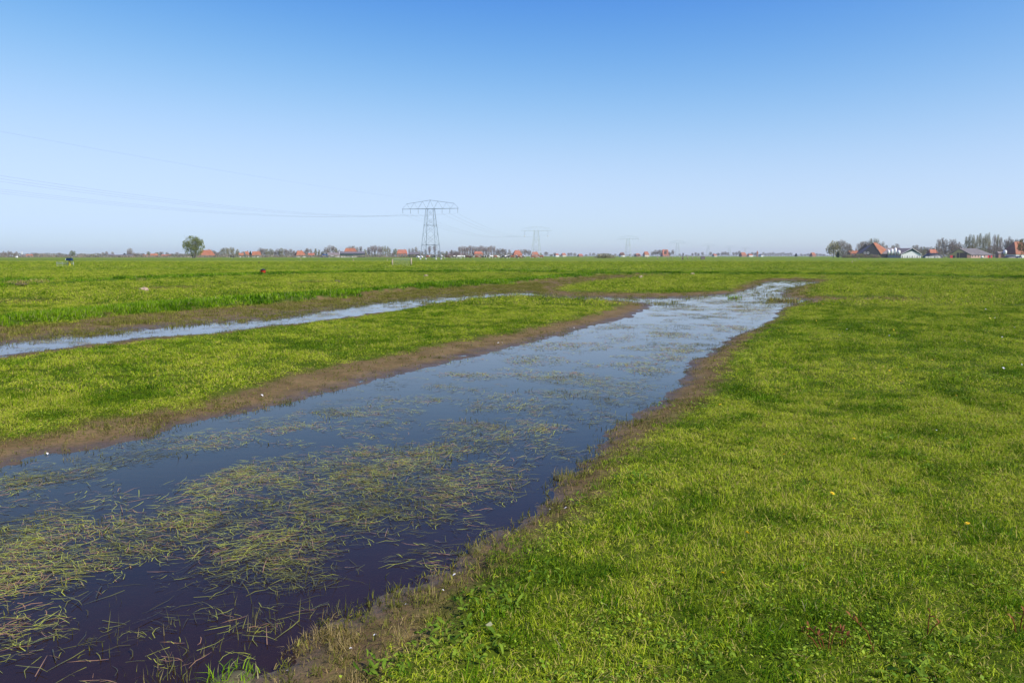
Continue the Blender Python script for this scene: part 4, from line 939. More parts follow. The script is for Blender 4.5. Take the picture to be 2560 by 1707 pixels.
# the farm at the end of the pasture
FD = 600
def farm_px(px, py, D=FD): return at(px, py, D)
house('cottage', 2121, 2144, 627.5, 634, 605, 0.1, brick, tile, 'small orange-roofed cottage between willow and black-gabled farmhouse', windows=2)
def farmhouse():
    D = 600; p = at(2178, 641, D); zb = hz(p.x, D); k = D / F
    o = empty('farmhouse', (p.x, D, zb)); hr = at(2178, 608, D).z - zb; he = 2.6
    x0, xa, xr, x1 = (2143 - 2178) * k, (2172 - 2178) * k, (2199 - 2178) * k, (2218 - 2178) * k
    xe = (2192 - 2178) * k
    # gable front turned towards the pasture: apex at xa, base from x0 to xe
    m = MB(); d = 14.0
    m.hull([(x0, -6, -0.2), (xe, -6, -0.2), (xe, -6, he), (xa, -6, hr - .15), (x0, -6, he), (x0, 6, -0.2), (xe, 6, -0.2), (xe, 6, he), (xa, 6, hr - .15), (x0, 6, he)],
           [(0, 1, 2, 3, 4), (9, 8, 7, 6, 5), (0, 5, 6, 1), (1, 6, 7, 2), (0, 4, 9, 5)]); m.build('wall', black, o)
    m = MB()
    t = 0.3
    lo = [(xe + .2, -6.3, he - .1), (x1, 2.0, he + 3.4), (xr, 6, hr), (xa, -6.3, hr)]
    n = [(x, y - 0.05, z + t) for x, y, z in lo]; m.hull(lo + n, [(4, 5, 6, 7), (3, 2, 1, 0), (0, 1, 5, 4), (1, 2, 6, 5), (2, 3, 7, 6), (3, 0, 4, 7)])
    roof = m.build('roof', tile, o); m = MB()
    lo = [(xa, -5.9, hr - .1), (xr, 6, hr - .1), (x0 - .3, 6.3, he - .15), (x0 - .3, -5.9, he - .15)]
    n = [(x, y, z + .08) for x, y, z in lo]; m.hull(lo + n, [(4, 5, 6, 7), (3, 2, 1, 0), (0, 1, 5, 4), (1, 2, 6, 5), (2, 3, 7, 6), (3, 0, 4, 7)])
    m.build('dark_roof_slope', slate, o)
    m = MB(); m.box(xr - 2.2, xr - 1.5, 4.4, 5.1, hr - .5, hr + 1.0); m.build('chimney', brick, roof)
    for i, x in enumerate((-7.5, -5.2)):
        f = MB(); f.box(x - .75, x + .75, -6.06, -5.9, 3.0, 4.3); fo = f.build('window', white, o); g = MB(); g.box(x - .55, x + .55, -6.1, -6.03, 3.2, 4.1); g.build('pane', glass, fo)
    tag(o, 'tall farmhouse with black boarded gable and steep orange roof', 'farmhouse')
farmhouse()
house('barn', 2192, 2256, 620.5, 635, 621, 0.0, black, slate2, 'long brown-grey barn roof behind the white feed silos', depth=15, hip=0.2, cat='barn', chimney=False, windows=0, door=False)
def silo(px, wpx, yt, yb, D, label, group):
    p = at(px, 641, D); zb = hz(p.x, D); r_ = wpx / 2 / F * D; zt = at(px, yt, D).z - zb; zc = at(px, yb, D).z - zb
    o = empty('feed_silo', (p.x, D, zb))
    m = MB(); m.lathe([(r_ * .2, zc - r_ * 1.5), (r_, zc), (r_, zt - r_ * .5), (r_ * .25, zt)], 16); m.build('tank', white, o, True)
    for k in range(4):
        a = math.pi / 4 + k * math.pi / 2; m = MB(); m.bar((math.cos(a) * r_ * .9, math.sin(a) * r_ * .9, -.2), (math.cos(a) * r_ * .9, math.sin(a) * r_ * .9, zc + .1), .09); m.build('leg', slate, o)
    m = MB(); m.tube([(r_ * 1.03, -.1, .3), (r_ * 1.03, -.1, zt - .2), (r_ * .3, 0, zt + .1)], .05, 5); m.build('fill_pipe', slate, o)
    tag(o, label, 'silo', group)
for px, yt, yb in ((2220.5, 624.5, 632.5), (2229, 622.5, 632.5)): silo(px, 7, yt, yb, 596, 'short white feed silo before the brown-grey barn roof', 'short white feed silos')
silo(2237.5, 6.6, 619.5, 633, 596, 'tallest white feed silo of the row before the barn', None)
silo(2246.5, 7.4, 625.5, 633.5, 594, 'stout white feed silo next to the pale-gabled barn', None)
silo(2512, 8, 625, 633.5, 594, 'single white feed silo beside the last orange pyramid roof', None)
def pale_barn():
    D = 592; p = at(2279, 641, D); zb = hz(p.x, D); k = D / F; o = empty('barn', (p.x, D, zb)); x0, x1 = (2253 - 2279) * k, (2302 - 2279) * k
    za = at(2279, 621, D).z - zb; ze = at(2279, 635.5, D).z - zb
    m = MB(); m.hull([(x0, 0, -.2), (x1, 0, -.2), (x1, 0, ze), (0, 0, za), (x0, 0, ze), (x0, 26, -.2), (x1, 26, -.2), (x1, 26, ze), (0, 26, za), (x0, 26, ze)], [(0, 1, 2, 3, 4), (9, 8, 7, 6, 5), (0, 4, 9, 5), (1, 6, 7, 2)]); m.build('wall', white, o)
    m = MB(); zi = za - (za - ze) * .42; m.hull([(x0, -.05, ze - .1), (0, -.05, za), (x1, -.05, ze - .1), (x1 * .95, -.05, ze - .1), (0, -.05, zi), (x0 * .95, -.05, ze - .1)] + [(x0, -.2, ze - .1), (0, -.2, za), (x1, -.2, ze - .1), (x1 * .95, -.2, ze - .1), (0, -.2, zi), (x0 * .95, -.2, ze - .1)],
             [(0, 1, 4, 5), (1, 2, 3, 4), (11, 10, 7, 6), (10, 9, 8, 7), (5, 4, 10, 11), (4, 3, 9, 10)]); m.build('gable_boards', green, o)
    m = MB()
    for s, xx in ((-1, x0 - .5), (1, x1 + .5)):
        lo = [(0, -.5, za), (0, 26, za), (xx, 26, ze - .35), (xx, -.5, ze - .35)]; hi = [(a, b, c + .22) for a, b, c in lo]
        m.hull(lo + hi, [(4, 5, 6, 7), (3, 2, 1, 0), (0, 1, 5, 4), (1, 2, 6, 5), (2, 3, 7, 6), (3, 0, 4, 7)])
    m.build('roof', slate2, o)
    m = MB()
    for s, xx in ((-1, x0 - .5), (1, x1 + .5)): m.bar((0, -.62, za + .12), (xx, -.62, ze - .22), .13)
    m.build('verge_trim', white, o)
    for i in range(8):
        x = x0 + .9 + i * (x1 - x0 - 1.8) / 7; m = MB(); m.box(x - .3, x + .3, -.09, -.02, -.1, 1.5); m.build('board', cream if i % 2 else slate2, o)
    tag(o, 'wide barn with pale gable under a dark green point', 'barn')
pale_barn()
house('cottage', 2319, 2342, 624, 633, 640, 0.2, brick, tiled, 'reddish roof standing behind the black covered heap', hip=0.3, windows=0, door=False)
heap('silage_heap', 2309, 2353, 632.5, 598, blacktarp, 'long black-sheeted silage heap between the two barns', 'heap', 9, 3)
for i, (px, w_) in enumerate(((2316, 6), (2323, 5), (2330, 8), (2340, 4), (2347, 6))):
    p = at(px, 641, 585); zb = hz(p.x, 585); m = MB(); a = w_ / 2 / F * 585
    r_ = random.Random(i); m.hull([(-a, -.5, -.05), (a, -.5, -.05), (a, .5, -.05), (-a, .5, -.05), (-a * .95, -.45, .9 + r_.random() * .4), (a * .95, -.45, .9 + r_.random() * .4), (a * .95, .45, 1.1), (-a * .95, .45, 1.1)], [(3, 2, 1, 0), (4, 5, 6, 7), (0, 1, 5, 4), (1, 2, 6, 5), (2, 3, 7, 6), (3, 0, 4, 7)])
    tag(m.build('concrete_block', concrete, None, loc=(p.x, 585, zb)), 'pale concrete block lying before the black silage heap', 'block', 'concrete blocks by the heap')
def big_barn():
    D = 580; p = at(2398, 641, D); zb = hz(p.x, D); k = D / F; o = empty('barn', (p.x, D, zb))
    z = lambda y: at(2398, y, D).z - zb
    x0, x1 = (2369 - 2398) * k, (2427 - 2398) * k; ze, za = z(637), z(621.5); zs = z(632.5)
    L = (2512 - 2427) * k / math.sin(R(58)); dirx, diry = math.sin(R(58)), math.cos(R(58))    # the long side runs away from the gable
    def P_(x, l, zz): return (x + dirx * l, diry * l, zz)
    g = [(x0, ze), (x0 * .55, zs), (x0 * .5, zs + .4), (0, za), (x1 * .5, zs + .4), (x1 * .55, zs), (x1, ze)]
    m = MB(); pts = [P_(x0, 0, -.2), P_(x1, 0, -.2)] + [P_(a, 0, b) for a, b in reversed(g)]; n = len(pts); bk = [(a + dirx * L, b + diry * L, c) for a, b, c in pts]
    m.hull(pts + bk, [tuple(range(n)), tuple(reversed(range(n, 2 * n)))] + [(i, i + n, (i + 1) % n + n, (i + 1) % n) for i in (n - 1,)]); m.build('gable_wall', olive, o)
    m = MB(); m.hull([P_(x1, 0, -.2), P_(x1, L, -.2), P_(x1, L, ze), P_(x1, 0, ze), P_(x1 - .3, 0, -.2), P_(x1 - .3, L, -.2), P_(x1 - .3, L, ze), P_(x1 - .3, 0, ze)], [(0, 1, 2, 3), (7, 6, 5, 4), (0, 4, 5, 1), (3, 2, 6, 7)]); m.build('side_wall', pinkb, o)
    m = MB(); hp = 6.5
    for sx in (x0 - .6, x1 + .6):
        lo = [P_(0, -.5, za), P_(0, L - hp, za), P_(sx, L + .5, ze - .25), P_(sx, -.5, ze - .25)]; hi = [(a, b, c + .25) for a, b, c in lo]
        m.hull(lo + hi, [(4, 5, 6, 7), (3, 2, 1, 0), (0, 1, 5, 4), (1, 2, 6, 5), (2, 3, 7, 6), (3, 0, 4, 7)])
    m.hull([P_(0, L - hp, za + .2), P_(x1 + .6, L + .5, ze), P_(x0 - .6, L + .5, ze)], [(0, 1, 2)]); m.build('roof', slate, o)
    def panel(nm, a, b, c, d, mat, off=-.06): q = MB(); q.box(a, b, off - .06, off, c, d); return q.build(nm, mat, o)
    panel('opening', (2399.5 - 2398) * k, (2416.5 - 2398) * k, -.1, z(632), dark); panel('opening', (2392 - 2398) * k, (2397.5 - 2398) * k, -.1, z(632), dark); panel('opening', (2382 - 2398) * k, (2387 - 2398) * k, -.1, z(639), dark)
    panel('door', (2375.5 - 2398) * k, (2381.5 - 2398) * k, -.1, z(638.5), redp); panel('sliding_door', (2417.5 - 2398) * k, (2425 - 2398) * k, -.1, z(638), brick)
    for l0, l1, mt, nm in ((L - 6.3, L - 4.4, redp, 'door'), (L - 4.3, L - 2.6, dark, 'opening'), (L - 2.0, L - .3, redp, 'door')):
        q = MB(); q.hull([P_(x1 + .05, l0, -.1), P_(x1 + .05, l1, -.1), P_(x1 + .05, l1, ze - .35), P_(x1 + .05, l0, ze - .35), P_(x1 + .12, l0, -.1), P_(x1 + .12, l1, -.1), P_(x1 + .12, l1, ze - .35), P_(x1 + .12, l0, ze - .35)], [(0, 3, 2, 1), (4, 5, 6, 7), (0, 1, 5, 4), (3, 7, 6, 2)]); q.build(nm, mt, o)
    for i in range(5):
        l = 1.2 + i * (L - 9) / 5; q = MB(); q.hull([P_(x1 + .04, l, .9), P_(x1 + .04, l + 1.3, .9), P_(x1 + .04, l + 1.3, ze - .5), P_(x1 + .04, l, ze - .5), P_(x1 + .1, l, .9), P_(x1 + .1, l + 1.3, .9), P_(x1 + .1, l + 1.3, ze - .5), P_(x1 + .1, l, ze - .5)], [(0, 3, 2, 1), (4, 5, 6, 7), (0, 1, 5, 4), (3, 7, 6, 2), (0, 4, 7, 3), (1, 2, 6, 5)]); q.build('window', glass, o)
    tag(o, 'big barn with olive gable, dark doorways and long grey roof', 'barn')
big_barn()
house('shed', 2492, 2510, 629, 634, 596, 0.1, brick, slate2, 'small grey-roofed shed between big barn and single silo', cat='shed', chimney=False, windows=0, door=False)
house('farmhouse', 2515, 2572, 605, 636, 602, 0.15, white, tile, 'white-walled farmhouse with a tall orange pyramid roof beside the golden tree', depth=17, hip=0.62, cat='farmhouse', windows=3)
heap('silage_heap', 2509, 2543, 639, 584, blacktarp, 'low black-sheeted heap in front of the last orange pyramid roof', 'heap', 5, 5)
def car(px, D, label, mat):
    p = at(px, 641, D); zb = hz(p.x, D); o = empty('parked_car', (p.x, D, zb), 0.2)
    prof = [(-2.1, .35), (-2.1, .8), (-1.5, .92), (-.9, 1.42), (.7, 1.45), (1.4, .95), (2.1, .82), (2.15, .35)]; m = MB(); n = len(prof)
    m.hull([(a, -.85, b) for a, b in prof] + [(a, .85, b) for a, b in prof], [tuple(reversed(range(n))), tuple(range(n, 2 * n))] + [(i, (i + 1) % n, (i + 1) % n + n, i + n) for i in range(n)]); m.build('body', mat, o)
    m = MB(); m.hull([(-1.35, -.87, .95), (1.2, -.87, .95), (.62, -.87, 1.36), (-.85, -.87, 1.36), (-1.35, -.84, .95), (1.2, -.84, .95), (.62, -.84, 1.36), (-.85, -.84, 1.36)], [(0, 1, 2, 3), (7, 6, 5, 4)]); m.build('window', glass, o)
    for x in (-1.35, 1.35):
        for y in (-.84, .64):
            w_ = MB(); w_.tube([(x, y, .32), (x, y + .2, .32)], .32, 12); w_.build('wheel', blacktarp, o)
    tag(o, label, 'car')
car(2547, 572, 'small dark blue car parked beside the golden tree', plain('dark_blue_paint', (0.02, 0.045, 0.10), 0.3, 0.1, 1))

# ------------------------------------------------------------------ pylons and wires
steel1 = plain('blue_grey_steel', (0.2, 0.26, 0.32), 0.55, 0.2, 0.8, metal=0.1)
steel2 = plain('pale_green_steel', (0.5, 0.56, 0.53), 0.6, 0.1, 0.8)
porc = plain('insulator_glass', (0.25, 0.3, 0.33), 0.35, 0.1, 2)
footm = plain('pale_footing', (0.55, 0.54, 0.5), 0.8, 0.1, 1)
PH = 25.0
def pylon(x, y, rz, mat, label, k=1.0, longstring=False):
    zb = hz(x, y); o = empty('lattice_pylon', (x, y, zb), rz)
    lw = 0.11 * k; bw = 0.042 * k
    zt, zc = PH, PH * 0.855; wb, wt = 3.5, 1.6            # half widths at foot and at the arm
    def hw(z): return wb + (wt - wb) * min(1, z / zc)
    for sx in (-1, 1):
        for sy in (-1, 1):
            m = MB(); m.bar((sx * wb, sy * wb, 0.3), (sx * wt, sy * wt * .7, zc), lw, lw * .8); m.build('leg', mat, o)
            f = MB(); f.lathe([(0.45, -.2), (0.42, .35), (.3, .45)], 10, sx * wb, sy * wb); f.build('footing', footm, o)
    m = MB(); lv = [0.5, 3.4, 6.2, 10.6, 14.4, 17.6, zc]
    ysc = lambda z: 1 - .3 * z / zc
    for i in range(len(lv) - 1):
        a, b = lv[i], lv[i + 1]; A, B = hw(a), hw(b); ya, yb = A * ysc(a), B * ysc(b)
        for s in (-1, 1):
            m.bar((-A, s * ya, a), (B, s * yb, b), bw); m.bar((A, s * ya, a), (-B, s * yb, b), bw)
            m.bar((s * A, -ya, a), (s * B, yb, b), bw); m.bar((s * A, ya, a), (s * B, -yb, b), bw)
        if i in (1, 3, 5):
            for s in (-1, 1): m.bar((-B, s * yb, b), (B, s * yb, b), bw * 1.3); m.bar((s * B, -yb, b), (s * B, yb, b), bw * 1.3)
    m.build('bracing', mat, o)
    # arm
    m = MB(); AW = 12.6; top = [(x_, zt - 1.45 * abs(x_) / 10.6) for x_ in (-10.6, -7.2, -3.4, 0, 3.4, 7.2, 10.6)]
    for s in (-1, 1): m.bar((-AW, s * .15, zc), (0, s * wt * .7, zc), bw * 1.7); m.bar((AW, s * .15, zc), (0, s * wt * .7, zc), bw * 1.7)
    for (xa, za), (xb, zb_) in zip(top[:-1], top[1:]): m.bar((xa, 0, za), (xb, 0, zb_), bw * 1.7)
    m.bar((top[0][0], 0, top[0][1]), (-AW, 0, zc), bw); m.bar((top[-1][0], 0, top[-1][1]), (AW, 0, zc), bw)
    bot = [-AW, -9, -5.6, -wt, wt, 5.6, 9, AW]
    for i, (xa, za) in enumerate(top):
        for xb in (bot[i], bot[i + 1]): m.bar((xa, 0, za), (xb, 0, zc), bw * (1.4 if 2 <= i <= 4 else 1.0))
    m.build('crossarm', mat, o)
    for xo in ((-12.4, -8.9, -5.4, 5.3, 8.7, 12.2) if not longstring else (-9.6, 9.6)):
        L = 1.9 if not longstring else 3.6
        m = MB(); prof = []
        for j in range(9): prof += [(0.1 * k, zc - .1 - L * j / 9), (0.05 * k, zc - .1 - L * (j + .5) / 9)]
        m.lathe(list(reversed(prof)), 6, xo, 0); s = m.build('insulator', porc, o)
        if longstring: q = MB(); q.lathe([(.05, zc - L - 1.0), (.55, zc - L - .7), (.55, zc - L - .3), (.05, zc - L - .1)], 10, xo, 0); q.build('weight', white, s)
    tag(o, label, 'pylon', 'power line pylons'); return o
PP = [(-34.8, 343), (19.4, 643), (136.4, 943), (256.6, 1243), (377.4, 1543), (499.8, 1843), (623.2, 2143)]
P0 = (-117.0, 56.0)
names = ['tall dark blue-grey lattice pylon nearest the cows', 'pale green lattice pylon with two hanging white weights', 'slender pale pylon above the small houses past the wide bush',
         'faint pale pylon fourth along the power line from the dark one', 'faint pale pylon fifth along the power line from the dark one', 'faint pale pylon sixth along the power line from the dark one', 'faintest pylon, seventh along the power line from the dark one']
ang = lambda a, b: math.atan2(b[1] - a[1], b[0] - a[0]) - math.pi / 2
names[0] = 'tall dark blue-grey lattice pylon with cows grazing at its feet'
for i, (x, y) in enumerate(PP):
    prv = P0 if i == 0 else PP[i - 1]; nx = PP[i + 1] if i < len(PP) - 1 else None
    rz = ang(prv, (x, y)) if nx is None else (ang(prv, (x, y)) + ang((x, y), nx)) / 2
    pylon(x, y, rz, steel1 if i == 0 else steel2, names[i], 1.0 if i == 0 else 1.0, i == 1)
wirem = plain('wire_metal', (0.22, 0.25, 0.28), 0.5, 0.1, 1, metal=0.4)
def wire(a, b, sag, rad, label, group, n=40):
    P_ = []
    for k in range(n + 1):
        t = k / n; p = Vector(a).lerp(Vector(b), t); p.z -= 4 * sag * t * (1 - t); P_.append(p)
    m = MB(); m.tube(P_, rad, 4); tag(m.build('power_cable', wirem), label, 'cable', group)
def armpt(c, d, off, z): return (c[0] + d[1] * off, c[1] - d[0] * off, z)
d0 = Vector((P0[0] - PP[0][0], P0[1] - PP[0][1])).normalized()
zw = PH * .855 - 2.1 + .16
CL = {-12.4: 'lowest cable of the lower sagging trio running from the dark pylon', -8.9: 'middle cable of the lower sagging trio running from the dark pylon', -5.4: 'top cable of the lower sagging trio running from the dark pylon',
      5.3: 'lowest cable of the upper sagging trio running from the dark pylon', 8.7: 'middle cable of the upper sagging trio running from the dark pylon', 12.2: 'top cable of the upper sagging trio running from the dark pylon'}
for off in (-12.4, -8.9, -5.4, 5.3, 8.7, 12.2):
    # on this side offset runs across the line; negative d: seen from the camera the positive side is the nearer one
    a = armpt(PP[0], (-d0.x, -d0.y), off, zw); b = armpt(P0, (-d0.x, -d0.y), off, zw)
    wire(a, b, 6.2, 0.014, CL[off], 'conductors over the village')
wire(armpt(PP[0], (-d0.x, -d0.y), 10.6, PH - 1.2), armpt(P0, (-d0.x, -d0.y), 10.6, PH - 1.2), 2.4, 0.011, 'single thin earth wire high above the other cables', None)
d1 = Vector((PP[1][0] - PP[0][0], PP[1][1] - PP[0][1])).normalized()
for off in (-12.4, -8.9, -5.4, 5.3, 8.7, 12.2):
    wire(armpt(PP[0], d1, off, zw), armpt(PP[1], d1, off, zw), 6.0, 0.02, 'faint cable strung between the dark pylon and the pale second pylon', 'cables between first pylons')

# ------------------------------------------------------------------ cows
def skin_mesh(name, verts, edges, radii, root=0, sub=1):
    me = bpy.data.meshes.new(name); me.from_pydata(verts, edges, []); o = bpy.data.objects.new(name, me); COL.objects.link(o)
    md = o.modifiers.new('s', 'SKIN'); md.use_smooth_shade = True
    if not me.skin_vertices: bm = bmesh.new(); bm.from_mesh(me); bm.verts.layers.skin.verify(); bm.to_mesh(me); bm.free()
    for i, r_ in enumerate(radii):
        sv = me.skin_vertices[0].data[i]; sv.radius = r_ if isinstance(r_, tuple) else (r_, r_); sv.use_root = i == root
    if sub: o.modifiers.new('b', 'SUBSURF').levels = sub
    dg = bpy.context.evaluated_depsgraph_get(); dg.update(); out = bpy.data.meshes.new_from_object(o.evaluated_get(dg))
    bpy.data.objects.remove(o); bpy.data.meshes.remove(me); out.name = name; return out
def cow_body(graze):
    V = [(-.75, 0, 1.15), (-.35, 0, 1.08), (.15, 0, 1.05), (.6, 0, 1.15)]; Rr = [(.27, .27), (.34, .36), (.37, .38), (.3, .3)]
    E = [(0, 1), (1, 2), (2, 3)]
    def add(p, r_, c): V.append(p); Rr.append((r_, r_)); E.append((c, len(V) - 1)); return len(V) - 1
    if graze: n = add((.95, 0, .85), .17, 3); n = add((1.15, 0, .5), .13, n); n = add((1.28, 0, .26), .12, n); add((1.38, 0, .12), .07, n)
    else: n = add((.95, 0, 1.38), .18, 3); n = add((1.15, 0, 1.5), .14, n); n = add((1.4, 0, 1.38), .11, n); add((1.52, 0, 1.3), .075, n)
    hd = n - 1
    for s in (-1, 1): add((V[hd][0] - .05, s * .26, V[hd][2] + .1), .04, hd)
    for s in (-1, 1):
        a = add((.55, s * .2, .72), .12, 3); a = add((.55, s * .2, .4), .065, a); add((.56, s * .2, .02), .055, a)
        a = add((-.75, s * .2, .8), .15, 0); a = add((-.68, s * .2, .62), .09, a); a = add((-.82, s * .2, .42), .065, a); add((-.78, s * .2, .02), .055, a)
    a = add((-1.02, 0, 1.2), .04, 0); add((-1.06, 0, .7), .03, a)
    return skin_mesh('cow', V, E, Rr, 1)
def hide(name, c1, c2, thr):
    m, t, b = nodemat(name); n = noise(t, 1.5, 2); oi = N(t, 'ShaderNodeObjectInfo')
    tx = [x for x in t.nodes if x.type == 'TEX_NOISE'][0]; tx.noise_dimensions = '4D'; t.links.new(mathn(t, 'MULTIPLY', oi.outputs['Random'], 50.0), tx.inputs['W'])
    c = ramp(t, n, [(thr - .02, c1), (thr + .02, c2)]); t.links.new(c, b.inputs['Base Color']); b.inputs['Roughness'].default_value = .8; return m
H_bw = hide('black_white_hide', (0.02, 0.018, 0.018), (0.75, 0.72, 0.66), .53)
H_w = hide('mostly_white_hide', (0.03, 0.025, 0.022), (0.78, 0.75, 0.69), .40)
H_br = hide('red_white_hide', (0.27, 0.085, 0.035), (0.7, 0.62, 0.52), .58)
H_db = hide('dark_brown_hide', (0.075, 0.03, 0.02), (0.6, 0.5, 0.42), .68)
CB = {}
def cow(px, D, rz, pose, hm, label):
    key = (pose, hm.name)
    if key not in CB: b = cow_body(pose == 'g'); b.materials.clear(); b.materials.append(hm); CB[key] = b
    D = D * .92; p = at(px, 645, D); o = link('cow', CB[key], None, None, (p.x, D, hz(p.x, D)), (0, 0, rz), [1.18] * 3); tag(o, label, 'cow', 'cows grazing by the pylons')
LBW = 'black and white cow of the herd grazing near the dark pylon'; LW = 'mostly white cow of the herd grazing near the dark pylon'; LBR = 'reddish-brown cow of the herd grazing near the pylons'; LDB = 'dark brown cow of the herd grazing near the dark pylon'
for px, D, rz, ps, hm in [(1070, 440, .2, 's', H_br), (1086, 450, 3.3, 'g', H_bw), (1108, 440, 2.9, 's', H_w), (1118, 430, .1, 'g', H_db), (1135, 445, 3.2, 'g', H_bw), (1140, 460, .4, 'g', H_bw), (1147, 435, .1, 's', H_w), (1157, 440, 3.0, 'g', H_w),
        (1170, 445, .2, 'g', H_db), (1180, 455, 3.4, 'g', H_bw), (1194, 440, 0, 'g', H_br), (1211, 440, 3.1, 'g', H_bw), (1219, 455, .3, 'g', H_bw), (1228, 440, .1, 's', H_w), (1237, 445, 3.2, 'g', H_br), (1244, 450, .1, 'g', H_w),
        (1257, 440, 3.0, 'g', H_bw), (1266, 455, .2, 's', H_w), (1270, 440, 3.3, 'g', H_bw), (1281, 445, .1, 'g', H_br), (1293, 450, 1.9, 's', H_bw), (1299, 440, .1, 'g', H_br), (1309, 455, 3.1, 'g', H_bw), (1333, 445, .1, 'g', H_br), (1353, 445, 3.2, 's', H_br), (577, 500, 0.2, 'g', H_bw)]:
    lb = {H_bw.name: LBW, H_w.name: LW, H_br.name: LBR, H_db.name: LDB}[hm.name]
    if px == 577: lb = 'lone black cow in the pasture before the dense poplar clump'
    if px in (1333, 1353): lb = 'reddish-brown cow standing between the feet of the second pylon'
    cow(px, D, rz, ps, hm, lb)

# ------------------------------------------------------------------ posts, gate, small things in the pasture
wood = plain('weathered_wood', (0.42, 0.34, 0.25), 0.9, 0.2, 6)
wooddark = plain('dark_wood', (0.06, 0.045, 0.03), 0.9, 0.2, 6)
galv = plain('galvanised_steel', (0.52, 0.54, 0.52), 0.5, 0.1, 4, metal=0.4)
yellowp = plain('yellow_green_paint', (0.42, 0.36, 0.03), 0.6, 0.15, 3)
bluep = plain('blue_paint', (0.01, 0.03, 0.08), 0.4, 0.15, 3)
def post(px, yt, yb, wpx, mat, label, group=None, zg=0.16):
    X, D = G(px, yb, zg); zb = hz(X, D); h = at(px, yt, D).z - zb; r_ = wpx / 2 / F * D
    m = MB(); m.tube([(0, 0, -.2), (0, 0, h * .55), (r_ * .15, 0, h - r_ * .5), (r_ * .15, 0, h)], [r_, r_ * .97, r_ * .95, r_ * .7], 9)
    o = m.build('fence_post', mat, None, True, loc=(X, D, zb)); tag(o, label, 'post', group); return o
post(981, 648, 666, 3.6, wood, 'shorter weathered post of the wire gate near the pylon')
post(1028, 645, 666, 4.2, wood, 'taller weathered post of the wire gate near the pylon')
post(647.5, 654, 663, 3, wooddark, 'short dark post alone in the pasture')
D = G(1005, 666, .16)[1]; x0, x1 = at(984, 660, D).x, at(1025, 660, D).x; zb = hz((x0 + x1) / 2, D)
o = empty('wire_gate', ((x0 + x1) / 2, D, zb)); hwid = (x1 - x0) / 2
m = MB()
for i in range(15): xx = -hwid + 2 * hwid * i / 14; m.bar((xx, 0, .02), (xx, 0, .98), .006)
for i in range(7): m.bar((-hwid, .012, .05 + i * .15), (hwid, .012, .05 + i * .15), .006)
m.build('wire_mesh', galv, o)
for z_ in (0.03, 1.0): m = MB(); m.bar((-hwid, .03, z_), (hwid, .03, z_), .018, n=6); m.build('rail', galv, o)
tag(o, 'grey wire mesh gate hung between two weathered posts', 'gate')
a = at(981, 649, D); q = MB(); q.tube([(a.x, D, hz(a.x, D) + 1.05), (at(940, 650, D).x, D + 3, hz(0, D) + .98), (at(880, 650, D).x, D + 8, hz(0, D) + 1.0)], .02, 4)
tag(q.build('fence_wire', wood), 'pale fence wire running from the shorter gate post', 'wire')
PST = 'small pale fence post in the line beyond the pasture'
for px, yt, yb in ((1617, 641, 647), (1644, 639, 648), (1670, 637, 648), (1680, 640, 647), (1705, 641, 650), (1719, 641, 648), (1731, 640, 648), (1746, 641, 646), (752, 646, 651), (883, 648, 654), (968, 648, 652)):
    post(px, yt, yb, 1.8, wood, PST, 'line of small fence posts', zg=.16)
post(1707, 633, 649, 2, wooddark, 'thin dark post taller than the pale posts round it')
LRP = 'short leaning post of the row leading to the farm hedge'
for px, yt, yb in ((2130, 652, 661), (2137, 650, 655), (2147, 643, 648)): post(px, yt, yb, 1.9, wood, LRP, 'posts leading to the farm', zg=.16)
X, D = G(1757, 649, .16); zb = hz(X, D); o = empty('water_trough', (X, D, zb)); m = MB(); m.box(-.8, .8, -.4, .4, .15, 1.3); m.build('tank', slate2, o); m = MB()
for sx in (-.6, .6): m = MB(); m.box(sx - .1, sx + .1, -.4, .4, -.05, .15); m.build('foot', slate, o)
m = MB(); m.box(-.84, .84, -.44, .44, 1.3, 1.38); m.build('rim', galv, o); tag(o, 'grey box-shaped water tank among the small fence posts', 'water tank')
# rail gate with the blue box post
D = G(160, 668, .16)[1]; x0, x1 = at(142, 668, D).x, at(184, 668, D).x; zb = hz((x0 + x1) / 2, D); hw_ = (x1 - x0) / 2
o = empty('rail_gate', ((x0 + x1) / 2, D, zb))
for i, z_ in enumerate((.12, .33, .52)): m = MB(); m.bar((-hw_, 0, z_), (hw_, 0, z_), .028, n=6); m.build('rail', galv, o)
for xx in (-hw_, -hw_ * .35, hw_ * .3, hw_): m = MB(); m.bar((xx, .05, -.15), (xx, .05, .62), .03, n=6); m.build('upright', galv, o)
tag(o, 'low pale metal rail gate in the far pasture', 'gate')
pp = at(178.5, 660, D); o = empty('marker_post', (pp.x, D - .4, hz(pp.x, D - .4)))
m = MB(); m.tube([(0, 0, -.15), (0, 0, .4), (0, 0, .82)], [.13, .125, .12], 8); m.build('post', yellowp, o)
m = MB(); m.hull([(-.38, -.2, .78), (.42, -.2, .74), (.42, .2, .74), (-.38, .2, .78), (-.3, -.16, 1.12), (.3, -.16, 1.12), (.3, .16, 1.12), (-.3, .16, 1.12)], [(3, 2, 1, 0), (4, 5, 6, 7), (0, 1, 5, 4), (1, 2, 6, 5), (2, 3, 7, 6), (3, 0, 4, 7)]); m.build('box', bluep, o)
m = MB(); m.hull([(-.5, -.18, .84), (-.385, -.18, .84), (-.385, .18, .84), (-.5, .18, .84), (-.47, -.15, 1.0), (-.36, -.15, 1.0), (-.36, .15, 1.0), (-.47, .15, 1.0)], [(3, 2, 1, 0), (4, 5, 6, 7), (0, 1, 5, 4), (1, 2, 6, 5), (2, 3, 7, 6), (3, 0, 4, 7)]); m.build('end_plate', white, o, scale=(1, .6, 1))
tag(o, 'yellow-green post carrying a dark blue box beside the rail gate', 'post')
